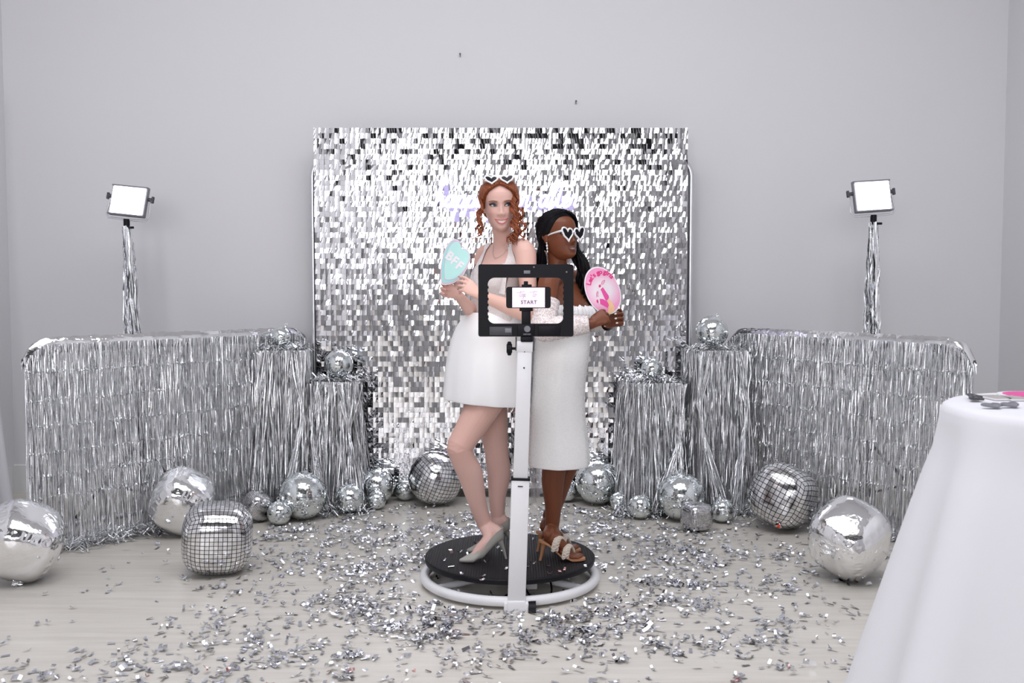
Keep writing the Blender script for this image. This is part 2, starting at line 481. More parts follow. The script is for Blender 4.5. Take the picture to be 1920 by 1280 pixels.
def wall_y(x): return yl + (x + 3.6) * s
for (px, py, lab) in ((863, 104, 'small dark nail high in the wall left of centre'), (1080, 191, 'small dark nail in the wall just above the sequin backdrop')):
    p = P(px, py, 6.76); y = wall_y(p.x)
    n = MB(); n.cyl((p.x, y, p.z), (p.x, y - .02, p.z + .004), .003, n=8)
    n.lathe([(.0, -.002), (.006, -.002), (.006, .002), (0, .002)], (p.x, y - .021, p.z + .004), n=12, rot=Matrix.Rotation(PI / 2, 3, 'X'))
    n.box((p.x, y - .006, p.z - .006), (.004, .008, .014))
    tag(n.build('wall_nail', M['nail_metal'], origin=(p.x, y, p.z)), lab, 'nail')

# ================================================================== sequin backdrop
SW_Y = 6.50
sw0, sw1 = P(588, 240, SW_Y), P(1290, 240, SW_Y)
SW_X0, SW_X1, SW_TOP, SW_BOT = sw0.x, sw1.x, sw0.z, 0.045
NC = 72
pitch = (SW_X1 - SW_X0) / NC
NR = int((SW_TOP - SW_BOT) / pitch)
SW_BOT = SW_TOP - NR * pitch
swall = thing('shimmer_wall', ((SW_X0 + SW_X1) / 2, SW_Y, 0), 'large backdrop of silver mirror sequins behind the two women', 'backdrop')
# clear plastic backing panels the sequins hang on
npx = 8; pw = (SW_X1 - SW_X0) / npx; nrz = int(round((SW_TOP - SW_BOT) / pw)); ph = (SW_TOP - SW_BOT) / nrz
pm = None
for i in range(npx):
    for j in range(nrz):
        c = Vector((SW_X0 + pw * (i + .5), SW_Y + .02, SW_BOT + ph * (j + .5)))
        if pm is None:
            o = MB().box(ORIGIN[swall.name], (pw - .004, .008, ph - .004)).build('panel', M['backing'], swall, smooth=False); pm = o
        else:
            o = pm.copy(); scene.collection.objects.link(o); o.parent = swall
        o.location = c - ORIGIN[swall.name]
# one square sequin, slightly bent, hanging by its top edge
def sequin_verts(bend, twist):
    h = pitch * .985; w = pitch * .965
    rows = []
    for zi in (0, .5, 1):
        r = []
        for xi in (-.5, -.17, .17, .5):
            y = -.0016 - bend * (xi * xi * 4) * .0016 - twist * xi * zi * .005
            r.append((xi * w, y, -zi * h))
        rows.append(r)
    return rows
SEQ_TILTS = {}
def seq_state(i, j):
    u = i / NC; v = j / NR
    tx = rng.normal(0, 1.9) - .2     # degrees about x (lower edge in or out)
    tz = rng.normal(0, 2.4)
    return tx, tz, rng.normal(.35, .12), rng.normal(.32, .13)
seq_variants = []
singles = 0
stuff = MB()
# the nearest-looking 300, along the top edge rows, are objects of their own
variants = []
for k in range(6):
    mb = MB(); mb.grid([[Vector(p) + ORIGIN[swall.name] for p in r] for r in sequin_verts(rng.normal(.35, .12), rng.normal(.32, .13))])
    o = mb.build('sequin', M['mirror'], swall, smooth='all'); variants.append(o)
used = 0
for j in range(NR):
    for i in range(NC):
        tx, tz, bend, tw = seq_state(i, j)
        x = SW_X0 + pitch * (i + .5) + rng.normal(0, .0006); z = SW_TOP - pitch * j
        R = Matrix.Rotation(math.radians(tz), 3, 'Z') @ Matrix.Rotation(math.radians(tx), 3, 'X')
        if used < 300 and (j < 4 or (j == 4 and i < 12)):
            if used < 6: o = variants[used]
            else:
                o = variants[used % 6].copy(); scene.collection.objects.link(o); o.parent = swall
            o.location = Vector((x, SW_Y, z)) - ORIGIN[swall.name]
            o.rotation_euler = R.to_euler()
            used += 1
        else:
            stuff.grid([[R @ Vector(p) + Vector((x, SW_Y, z)) for p in r] for r in sequin_verts(bend, tw)])
o = stuff.build('sequins', M['mirror'], swall, smooth='all'); o['kind'] = 'stuff'

# ================================================================== tubular frames
def round_frame(name, a, b, z1, rc, r, label, mats, legs=True):
    """inverted U of tube from floor point a to floor point b with rounded top corners"""
    a, b = Vector((a[0], a[1], 0)), Vector((b[0], b[1], 0))
    d = (b - a).normalized()
    pts = [a + Vector((0, 0, .02)), a + Vector((0, 0, z1 * .5)), a + Vector((0, 0, z1 - rc))]
    for k in range(1, 9):
        th = PI / 2 * k / 8
        pts.append(a + d * (rc - rc * math.cos(th)) + Vector((0, 0, z1 - rc + rc * math.sin(th))))
    L = (b - a).length
    for k in range(1, 8): pts.append(a + d * (rc + (L - 2 * rc) * k / 8) + Vector((0, 0, z1)))
    for k in range(0, 9):
        th = PI / 2 * k / 8
        pts.append(b - d * (rc - rc * math.sin(th)) + Vector((0, 0, z1 - rc + rc * math.cos(th))))
    pts += [b + Vector((0, 0, z1 * .5)), b + Vector((0, 0, .02))]
    t = thing(name, (a + b) / 2, label, 'frame')
    MB().tube(pts, r, n=14).build('tube', mats, t)
    nrm = Vector((d.y, -d.x, 0))
    if nrm.y > 0: nrm = -nrm
    for q in (a, b):
        MB().box(q + Vector((0, 0, .006)), (.08, .34, .012), rot=Matrix.Rotation(math.atan2(d.y, d.x), 3, 'Z'), bevel=.004).build('foot_plate', mats, t)
    for q in (a, b):
        m = MB(); m.tube([q + Vector((0, 0, z1 * .55)), q + Vector((0, 0, z1 * .56 + .02))], r * 1.12, n=14); m.build('joint_sleeve', mats, t)
    m = MB(); m.tube([a + Vector((0, 0, .1)), b + Vector((0, 0, .1))], r * .8, n=10); m.build('crossbar', mats, t)
    return t

fa, fb = P(589, 600, 6.58), P(1293, 600, 6.58)
round_frame('backdrop_frame', (fa.x, 6.58), (fb.x, 6.58), P(940, 296, 6.58).z, .12, .019, 'tall aluminium tube frame with rounded corners behind the sequin backdrop', M['alu'])

LA, LB = (P(52, 700, 5.22).x, 5.22), (P(572, 700, 6.53).x, 6.53)
RA, RB = (P(1372, 700, 6.55).x, 6.55), (P(1818, 700, 5.20).x, 5.20)
Z_LOW = 1.105
round_frame('low_frame', LA, LB, Z_LOW, .16, .022, 'low silver tube frame under the left foil fringe', M['alu'])
round_frame('low_frame', RA, RB, Z_LOW, .16, .022, 'low silver tube frame under the right foil fringe', M['alu'])

# ================================================================== foil fringe
def strand(mb, pts, w, ang0, spin, crease=None):
    """one flat ribbon along pts; its facing turns with height"""
    n = len(pts)
    vs = []
    a = ang0
    for i, p in enumerate(pts):
        a += random.gauss(0, spin)
        dx, dy = math.cos(a) * w / 2, math.sin(a) * w / 2
        p = Vector(p)
        vs.append(p + Vector((dx, dy, 0))); vs.append(p - Vector((dx, dy, 0)))
    mb.add(vs, [(2 * i, 2 * i + 1, 2 * i + 3, 2 * i + 2) for i in range(n - 1)])

def fringe(mb, a, b, ztop_fn, zbot, n, w=.0075, layers=(0,), out=(0, -1), thin=0.0, creases=(), spread=.02, floor_tail=.12):
    a, b = Vector((*a, 0)), Vector((*b, 0))
    d = (b - a); out = Vector((*out, 0)).normalized()
    base = math.atan2(d.y, d.x)
    for ly in layers:
        for i in range(n):
            u = (i + random.random()) / n
            zt = ztop_fn(u)
            q = a + d * u + out * (ly + random.uniform(-.006, .006))
            zb = zbot + abs(random.gauss(0, .015))
            if random.random() < thin: zb += random.uniform(.04, .45) * (zt - zbot)
            drift = random.gauss(0, spread)
            outd = random.gauss(.015, .02)
            zs = [(zt, 0)]
            z = zt
            while z > zb + .03:
                z -= random.uniform(.03, .09)
                zs.append((max(z, zb), 0))
            for c in creases:                      # sharp fold lines left from the packaging
                if random.random() < .55:
                    cz = c + random.gauss(0, .004)
                    if zb + .02 < cz < zt - .02: zs += [(cz + .007, 0), (cz, random.uniform(.004, .009)), (cz - .007, 0)]
            zs.sort(key=lambda t: -t[0])
            pts = []
            for z, kick in zs:
                f = (zt - z) / max(zt - zb, .01)
                j = random.gauss(0, .0012)
                pts.append(q + d.normalized() * (drift * f + j) + out * (outd * f + random.gauss(0, .0028) + kick) + Vector((0, 0, z)))
            if floor_tail and random.random() < .55:
                e = pts[-1].copy(); ang = random.uniform(0, 2 * PI); l = random.uniform(.3, 1) * floor_tail
                pts[-1].z = .012 + random.random() * .03
                for k in range(1, 3):
                    pts.append(pts[-1] + out * random.uniform(0, l) * .5 + d.normalized() * random.gauss(0, l * .5) + Vector((0, 0, random.uniform(-.01, .035))))
                    pts[-1].z = max(.004, pts[-1].z)
            strand(mb, pts, w * random.uniform(.6, 1.25), base + random.gauss(0, .6), .42)

def tinsel_heap(mb, a, b, n, wid, out, hgt=.05):
    """cut ends of the foil piled on the floor along a line"""
    a, b = Vector((*a, 0)), Vector((*b, 0)); d = b - a; out = Vector((*out, 0)).normalized()
    for i in range(n):
        u = random.random()
        q = a + d * u + out * abs(random.gauss(0, wid))
        q.z = .004 + abs(random.gauss(0, hgt)) * math.exp(-2 * abs(random.gauss(0, .3)))
        ang = random.uniform(0, 2 * PI); L = random.uniform(.03, .09)
        v = Vector((math.cos(ang), math.sin(ang), random.gauss(0, .35)))
        pts = [q, q + v * L * .5 + Vector((0, 0, random.gauss(0, .012))), q + v * L]
        for p in pts: p.z = max(.003, p.z)
        strand(mb, pts, random.uniform(.005, .009), ang + PI / 2 + random.gauss(0, .6), .8)

def corner_top(zt, L, rc):
    def fn(u):
        x = u * L
        e = min(x, L - x)
        return zt if e > rc else zt - rc + math.sqrt(max(0, rc * rc - (rc - e) ** 2))
    return fn

def foil_curtain(a, b, label, out, thin_mid):
    L = math.hypot(b[0] - a[0], b[1] - a[1])
    o = Vector((*out, 0)).normalized()
    dh = Vector((b[0] - a[0], b[1] - a[1])) / L * .032
    a, b = (a[0] - dh.x, a[1] - dh.y), (b[0] + dh.x, b[1] + dh.y); L += .064
    t = thing('foil_fringe_curtain', ((a[0] + b[0]) / 2 + o.x * .03, (a[1] + b[1]) / 2 + o.y * .03, 0), label, 'curtain')
    hd = MB(); A, B = Vector((*a, 0)), Vector((*b, 0)); d = B - A
    rows = []
    N = 60
    fn = corner_top(Z_LOW, L, .16)
    prof = [(-.026, -.05), (-.027, .0), (-.012, .024), (.012, .026), (.027, .004), (.030, -.06)]
    for (oo, dz) in prof:
        rows.append([A + d * (.004 + .992 * k / N) + o * (oo + random.gauss(0, .0018)) + Vector((0, 0, fn(.004 + .992 * k / N) + dz + random.gauss(0, .003))) for k in range(N + 1)])
    hd.grid(rows)
    hd.build('header_band', M['foil_balloon'], t)
    mb = MB()
    cr = [.95, .80, .66, .52, .40, .28]
    fringe(mb, a, b, lambda u: fn(u) - .01, .02, int(L * 380), layers=(.034,), out=out, thin=.26, creases=cr, w=.0050)
    fringe(mb, a, b, lambda u: fn(u) - .01, .02, int(L * 200), layers=(.05,), out=out, thin=.34, creases=cr, w=.0048, spread=.035)
    ob = mb.build('strands', M['foil'], t, smooth=False); ob['kind'] = 'stuff'
    mb = MB()
    tinsel_heap(mb, (A + o * .05)[:2], (B + o * .05)[:2], int(L * 900), .075, out, .035)
    ob = mb.build('strand_ends', M['foil'], t, smooth=False); ob['kind'] = 'stuff'
    return t
foil_curtain(LA, LB, 'wide silver foil fringe curtain on the left low frame', (.7, -.72), 1)
foil_curtain(RA, RB, 'wide silver foil fringe curtain on the right low frame', (-.75, -.66), 1)

# ================================================================== plinths wrapped in foil
def plinth(px, py_top, Y, w, rotz, label, lean_to):
    c = P(px, py_top, Y); h = c.z
    t = thing('acrylic_plinth', (c.x, c.y, 0), label + ' ', 'plinth')
    t['label'] = label
    R = Matrix.Rotation(rotz, 3, 'Z'); th = .006
    body = MB()
    for k in range(4):
        Rk = R @ Matrix.Rotation(PI / 2 * k, 3, 'Z')
        body.box(Vector((c.x, c.y, h / 2)) + Rk @ Vector((0, -w / 2 + th / 2, 0)), (w - .001, th, h - .004), rot=Rk)
    body.build('body', M['acrylic'], t, smooth=False)
    MB().box((c.x, c.y, h - .006), (w, w, .012), rot=R, bevel=.003).build('top_plate', M['acrylic'], t, smooth=False)
    mb = MB()
    cor = [R @ Vector((sx * w / 2, sy * w / 2, 0)) + Vector((c.x, c.y, 0)) for sx, sy in ((-1, -1), (1, -1), (1, 1), (-1, 1))]
    for k in range(4):
        p, q = cor[k], cor[(k + 1) % 4]
        n = (q - p).cross(Vector((0, 0, 1))).normalized()
        ns = 74 if n.y < .2 else 26
        fringe(mb, p[:2], q[:2], lambda u: h + .004, .02, ns, layers=(.008, .018), out=n[:2], thin=.30, w=.0052, spread=.035, floor_tail=.1)
    # loose swathes of strands fanning to the floor
    for (side, tx) in lean_to:
        base = cor[0] if side < 0 else cor[1]
        for i in range(60):
            p0 = base + Vector((random.gauss(0, .03) - side * .03, random.uniform(-.04, .01), h - random.uniform(0, .02)))
            e = Vector((c.x + tx + random.gauss(0, .025), c.y - w / 2 - .07 + random.gauss(0, .02), .02))
            pts = []
            m1 = p0.lerp(Vector((base.x, base.y - .03, h * .62)), 1)
            for f in np.linspace(0, 1, 11):
                q = p0.lerp(m1, min(1, f / .35)) if f < .35 else m1.lerp(e, (f - .35) / .65)
                pts.append(q + Vector((random.gauss(0, .004), random.gauss(0, .004), 0)))
            strand(mb, pts, random.uniform(.004, .007), random.uniform(-.6, .6), .4)
    o = mb.build('foil_strands', M['foil'], t, smooth=False); o['kind'] = 'stuff'
    mb = MB()
    for i in range(330):
        ang = random.uniform(0, 2 * PI); rr = w * .60 * math.sqrt(random.random())
        q = Vector((c.x + math.cos(ang) * rr, c.y + math.sin(ang) * rr * .9, h + .004 + abs(random.gauss(0, .014))))
        a2 = random.uniform(0, 2 * PI); v = Vector((math.cos(a2), math.sin(a2), random.gauss(0, .3))); L = random.uniform(.03, .08)
        strand(mb, [q, q + v * L * .5 + Vector((0, 0, random.uniform(0, .012))), q + v * L - Vector((0, 0, .008))], random.uniform(.006, .010), a2 + PI / 2 + random.gauss(0, .5), .7)
    o = mb.build('foil_top', M['foil'], t, smooth=False); o['kind'] = 'stuff'
    mb = MB()
    tinsel_heap(mb, (c.x - w * .85, c.y - w * .5), (c.x + w * .85, c.y - w * .5), 520, .075, (0, -1), .02)
    o = mb.build('foil_ends', M['foil'], t, smooth=False); o['kind'] = 'stuff'
    return c, h
PL = {}
PL[1] = plinth(531, 655, 6.26, .27, .12, 'taller foil-draped clear plinth in front of the left fringe curtain', ((-1, -.12), (1, .05)))
PL[2] = plinth(630, 713, 6.27, .24, -.1, 'shorter foil-draped clear plinth at the left foot of the sequin backdrop', ((-1, -.05), (1, .15)))
PL[3] = plinth(1218, 715, 6.22, .29, .25, 'shorter foil-draped clear plinth at the right foot of the sequin backdrop', ((1, .18), (1, .02)))
PL[4] = plinth(1340, 655, 6.24, .30, .12, 'taller foil-draped clear plinth in front of the right fringe curtain', ((-1, .02), (1, .1)))

# ================================================================== mirror balls
def ball_mesh(R, seed):
    r = random.Random(seed)
    tile = max(.0078, R * .058)
    rows = int(PI * R / tile)
    v, f = [], []
    for i in range(rows):
        p0, p1 = PI * i / rows, PI * (i + 1) / rows
        pc = (p0 + p1) / 2
        cols = max(4, int(2 * PI * R * math.sin(pc) / tile))
        off = r.random()
        for k in range(cols):
            tc_ = 2 * PI * (k + off) / cols
            if r.random() < .012: continue
            n = Vector((math.sin(pc) * math.cos(tc_), math.sin(pc) * math.sin(tc_), math.cos(pc)))
            e1 = Vector((-math.sin(tc_), math.cos(tc_), 0)); e2 = n.cross(e1)
            hw = PI * R * math.sin(pc) / cols * .93; hh = PI * R / rows / 2 * .93
            a, b2 = r.gauss(0, .018), r.gauss(0, .018)
            c = n * (R * 1.0)
            bi = len(v)
            for sx, sy in ((-1, -1), (1, -1), (1, 1), (-1, 1)):
                v.append(c + e1 * hw * sx + e2 * hh * sy + n * (a * hw * sx + b2 * hh * sy))
            f.append((bi, bi + 3, bi + 2, bi + 1) if (v[bi + 1] - v[bi]).cross(v[bi + 2] - v[bi]).dot(n) < 0 else (bi, bi + 1, bi + 2, bi + 3))
    return v, f

def mirror_ball(cx, cy, r_px, label, z0=None, Y=None, D=None, group='mirror balls', tilt=None):
    if z0 is None:
        D = D or H_CAM * FPX / (cy + r_px - 530)
    else: D = Y
    R = r_px * D / FPX
    c = P(cx, cy, D + (R if z0 is None else 0) * .0)
    zc = (R + .001) if z0 is None else z0 + R + .012
    c = Vector((c.x, c.y, zc))
    t = thing('mirror_ball', (c.x, c.y, zc - R), label, 'mirror ball', group)
    Rt = Euler((random.uniform(-.5, .5), random.uniform(-.5, .5), random.uniform(0, 6)) if tilt is None else tilt).to_matrix()
    MB().ball(c, R * .985, 40, 28).build('core', M['ball_core'], t)
    v, f = ball_mesh(R, int(cx * 7 + cy))
    o = link_mesh('tiles', [Rt @ p + c for p in v], f, M['mirror_glass'], t, smooth=False); o['kind'] = 'stuff'
    top = Rt @ Vector((0, 0, R))
    m = MB(); m.lathe([(R * .12, -.004), (R * .12, .008), (R * .09, .011), (0, .011)], c + top * .99, n=16, rot=Rt)
    m.tube([c + top * 1.01 + Rt @ Vector((math.cos(a) * .009, 0, .016 + math.sin(a) * .009)) for a in np.linspace(0, 2 * PI, 13)[:-1]], .0016, n=6, closed=True)
    m.build('hanging_cap', M['alu'], t)
    return t
mirror_ball(527, 635, 20, 'small mirror ball on top of the taller left plinth', PL[1][1], PL[1][0].y)
mirror_ball(635, 686, 27, 'mirror ball on top of the shorter left plinth', PL[2][1], PL[2][0].y)
mirror_ball(1222, 690, 20, 'small mirror ball on top of the shorter right plinth', PL[3][1], PL[3][0].y)
mirror_ball(1335, 623, 30, 'mirror ball on top of the taller right plinth', PL[4][1], PL[4][0].y)
mirror_ball(568, 928, 45, 'large mirror ball on the floor in front of the taller left plinth', D=5.92)
mirror_ball(656, 938, 28, 'medium mirror ball at the foot of the shorter left plinth')
mirror_ball(706, 893, 34, 'mirror ball half behind the right side of the shorter left plinth', D=6.34)
mirror_ball(706, 941, 18, 'small mirror ball right of the medium one at the shorter left plinth')
mirror_ball(524, 966, 23, 'small mirror ball in front of the large one on the left')
mirror_ball(476, 927, 26, 'pale mirror ball behind the small gridded foil balloon on the left')
mirror_ball(760, 922, 20, 'small mirror ball beside the round gridded balloon under the sequin backdrop')
mirror_ball(1121, 906, 43, 'large mirror ball on the floor just right of the dark-skinned legs')
mirror_ball(1062, 922, 22, 'small mirror ball half hidden behind the dark-skinned legs')
mirror_ball(1161, 943, 18, 'smallest mirror ball on the right, beside the large one near the legs')
mirror_ball(1200, 954, 23, 'small mirror ball left of the large one before the right plinths')
mirror_ball(1277, 931, 45, 'large mirror ball between the two right plinths', D=5.90)
mirror_ball(1354, 961, 23, 'small mirror ball right of the small cube balloon before the right plinth')

# ================================================================== foil balloons
def foil_balloon(cx, cy, r_px, rot, label, m, power=3.2, squash=(1, 1, 1), seam=.012, n=30, tail=None, group=None, red_tag=False):
    bot = cy + r_px
    D = H_CAM * FPX / (bot - 530)
    R = r_px * D / FPX
    c = P(cx, cy, D)
    Rt = Euler([math.radians(a) for a in rot]).to_matrix()
    vs, fs, uvs = [], [], []
    axes = [((1, 0, 0), (0, 1, 0), (0, 0, 1)), ((-1, 0, 0), (0, -1, 0), (0, 0, 1)), ((0, 1, 0), (-1, 0, 0), (0, 0, 1)), ((0, -1, 0), (1, 0, 0), (0, 0, 1)), ((0, 0, 1), (1, 0, 0), (0, 1, 0)), ((0, 0, -1), (-1, 0, 0), (0, 1, 0))]
    key = {}
    for fi, (a, u, w) in enumerate(axes):
        a, u, w = Vector(a), Vector(u), Vector(w)
        idx = [[0] * (n + 1) for _ in range(n + 1)]
        for i in range(n + 1):
            for j in range(n + 1):
                x, y = math.tan((2 * i / n - 1) * PI / 4), math.tan((2 * j / n - 1) * PI / 4)
                p = a + u * x + w * y
                k = (round(p.x, 4), round(p.y, 4), round(p.z, 4))
                if k not in key:
                    q = (abs(p.x) ** power + abs(p.y) ** power + abs(p.z) ** power) ** (1 / power)
                    s_ = p / q
                    co = sorted((abs(p.x), abs(p.y), abs(p.z)))
                    edge = max(0, (co[1] - .80) / .20)           # near a cube edge
                    along = min((abs(p.x), p.x), (abs(p.y), p.y), (abs(p.z), p.z))[1]
                    pk = edge ** 1.5 * (math.sin(along * 38) * .7 + math.sin(along * 17 + 1) * .5) * seam * 1.1
                    s_ = s_ * (1 + pk - edge * seam * .6)
                    s_ = Vector((s_.x * squash[0], s_.y * squash[1], s_.z * squash[2]))
                    key[k] = len(vs); vs.append(Rt @ s_ * R)
                idx[i][j] = key[k]
        for i in range(n):
            for j in range(n):
                fs.append((idx[i][j], idx[i + 1][j], idx[i + 1][j + 1], idx[i][j + 1]))
                uvs.append([(i / n, j / n), ((i + 1) / n, j / n), ((i + 1) / n, (j + 1) / n), (i / n, (j + 1) / n)])
    zmin = min(p.z for p in vs)
    c = Vector((c.x, c.y, -zmin + .001))
    t = thing('foil_balloon', (c.x, c.y, 0), label, 'balloon', group)
    o = link_mesh('skin', [p + c for p in vs], fs, m, t, smooth='all')
    ul = o.data.uv_layers.new(name='UVMap')
    flat = [v for f in uvs for p in f for v in p]
    ul.data.foreach_set('uv', flat)
    # filling neck: a crumpled flat tab
    td = Vector(tail if tail else (0.2, -.3, -1)).normalized()
    hit = max(vs, key=lambda p: p.dot(td))
    side = td.cross(Vector((0, 1, .2))).normalized()
    tb = MB(); rows = []
    for k in range(6):
        q = c + hit * .97 + td * (R * .36 * k / 5) + Vector((0, 0, .25 * R * (k / 5) ** 2 if td.z < 0 else 0))
        wdt = R * (.30 - .16 * (k / 5)) * (1 if k < 4 else 1.15)
        rows.append([q + side * wdt * s_ + Vector((0, -.006 * math.cos(3 * s_ + k), .004 * math.sin(5 * s_))) for s_ in np.linspace(-.5, .5, 7)])
    for r_ in rows:
        for p in r_: p.z = max(p.z, .004)
    tb.grid(rows); tb.build('filling_neck', M['foil_balloon'], t)
    if red_tag:
        q = c + hit * .98 + td * R * .1
        MB().box(q + Vector((0, -.012, .01)), (.018, .003, .02), bevel=.001).build('red_mark', M['red_print'], t)
    return t
foil_balloon(408, 1014, 65, (4, 3, 14), 'large square foil balloon with black disco grid on the left floor', M['disco12'], 3.1, tail=(.4, .6, -.7))
foil_balloon(817, 901, 49, (20, 12, 38), 'round foil balloon with black disco grid left of the pale bare legs', M['disco10'], 2.3, tail=(-.2, .9, -.2))
foil_balloon(1468, 938, 59, (-14, 22, -38), 'large foil balloon with black disco grid by the right fringe curtain', M['disco10'], 2.7, tail=(-.35, -.55, -.75), red_tag=True)
foil_balloon(1306, 973, 26, (3, 2, 24), 'small cube foil balloon with black disco grid before the right plinth', M['disco14'], 3.8, tail=(.3, .7, -.5))
foil_balloon(483, 956, 26, (14, 24, 40), 'small foil balloon with black disco grid behind the large gridded one', M['disco14'], 3.0, tail=(.3, .7, -.5))
foil_balloon(342, 951, 57, (24, 30, 20), 'plain silver foil balloon against the left fringe curtain', M['foil_balloon'], 2.8, seam=.022, tail=(.4, .8, -.3))
foil_balloon(42, 1029, 69, (28, 24, 30), 'plain silver foil balloon at the left edge of the floor', M['foil_balloon'], 2.9, squash=(1, 1, .98), seam=.026, tail=(-.2, -.3, -.9))
foil_balloon(1592, 1026, 68, (24, -28, 34), 'plain silver foil balloon at the right beside the white tablecloth', M['foil_balloon'], 3.0, seam=.02, tail=(.6, .6, -.4))
# ================================================================== lettering from tube strokes
LET = {
 'h': ([[(0, .1), (.28, 1.5), (.42, 2.15), (.28, 2.1), (.1, .9), (.02, 0), (.2, .7), (.48, .95), (.58, .6), (.56, .12), (.8, .12)]], .82),
 'a': ([[(.62, .78), (.4, .98), (.12, .72), (.08, .22), (.3, .02), (.55, .4), (.68, .95), (.62, .25), (.72, .05), (.9, .15)]], .9),
 'p': ([[(-.02, .3), (.16, .95), (.1, 0), (.0, -.95), (.1, 0), (.3, .8), (.56, .95), (.66, .6), (.48, .1), (.22, .12), (.5, 0), (.84, .15)]], .84),
 'i': ([[(0, .2), (.18, .95), (.14, .2), (.26, .04), (.46, .15)], [(.28, 1.35), (.30, 1.45)]], .46),
 'l': ([[(0, .2), (.34, 1.4), (.42, 2.1), (.26, 2.05), (.14, 1.2), (.12, .25), (.24, .04), (.44, .15)]], .44),
 'y': ([[(0, .3), (.14, .95), (.14, .3), (.3, .08), (.5, .4), (.66, .95), (.52, -.1), (.3, -.95), (.12, -.8), (.35, -.25), (.8, .15)]], .8),
 'e': ([[(0, .2), (.36, .5), (.42, .85), (.24, .98), (.08, .6), (.14, .12), (.36, .02), (.62, .2)]], .62),
 'v': ([[(0, .7), (.1, .95), (.22, .05), (.5, .9), (.56, .75), (.72, .8)]], .72),
 'r': ([[(0, .2), (.18, 1.02), (.24, .84), (.46, .86), (.4, .3), (.5, .04), (.7, .15)]], .7),
 'f': ([[(0, .2), (.3, 1.3), (.46, 2.05), (.32, 2.1), (.18, 1.2), (.06, -.9), (.2, -.5), (.3, .1), (.5, .2)]], .5),
 't': ([[(.30, 2.0), (.16, .6), (.18, .12), (.36, .02), (.58, .2)]], .56),
 'o': ([[(.4, .95), (.12, .75), (.08, .2), (.34, .02), (.56, .4), (.46, .9), (.3, .9), (.7, .8)]], .7),
}
def write_strokes(mb, text, org, ex, ez, size, r, slant=.22, nrm=None, n=6, spread=1.0, sub=6):
    x = 0.0
    for ch in text:
        if ch == ' ': x += .5; continue
        st, w = LET[ch]
        for s_ in st:
            pts = [Vector(org) + ex * ((x + p[0] * spread + slant * p[1]) * size) + ez * (p[1] * size) for p in catmull([(a, b, 0) for a, b in s_], sub)]
            mb.tube(pts, r, n=n)
        x += w * spread
    return x * size

# ------------------------------------------------------------------ neon sign
NY = 6.36
n0 = P(814, 388, NY); ex, ez = Vector((1, 0, 0)), Vector((0, 0, 1))
sign = thing('neon_sign', n0 + Vector((.45, 0, -.05)), 'glowing white neon script reading happily ever after on the sequin backdrop', 'neon sign')
SZ = 22.5 * NY / FPX
for word, px in (('happily', 814), ('ever', 932), ('after', 1009)):
    halo = MB()  # lavender glow round the letters, imitated by a wider glowing tube behind
    write_strokes(halo, word, P(px, 388, NY) + Vector((0, .016, 0)), ex, ez, SZ, .0105, slant=.2)
    halo.build('halo_tube', M['neon_halo'], sign)
    mb = MB()
    write_strokes(mb, word, P(px, 388, NY), ex, ez, SZ, .0056, slant=.2)
    if word == 'after':
        mb.tube(catmull([P(1036, 350, NY), P(1055, 349, NY), P(1078, 347, NY)], 4), .0056, n=6)
    mb.build('word_tube', M['neon'], sign)

for px in (822, 860, 944, 1018, 1070):
    q = P(px, 376, NY); MB().cyl((q.x, NY + .004, q.z), (q.x, SW_Y - .006, q.z), .003, n=8).build('standoff', M['acrylic'], sign)

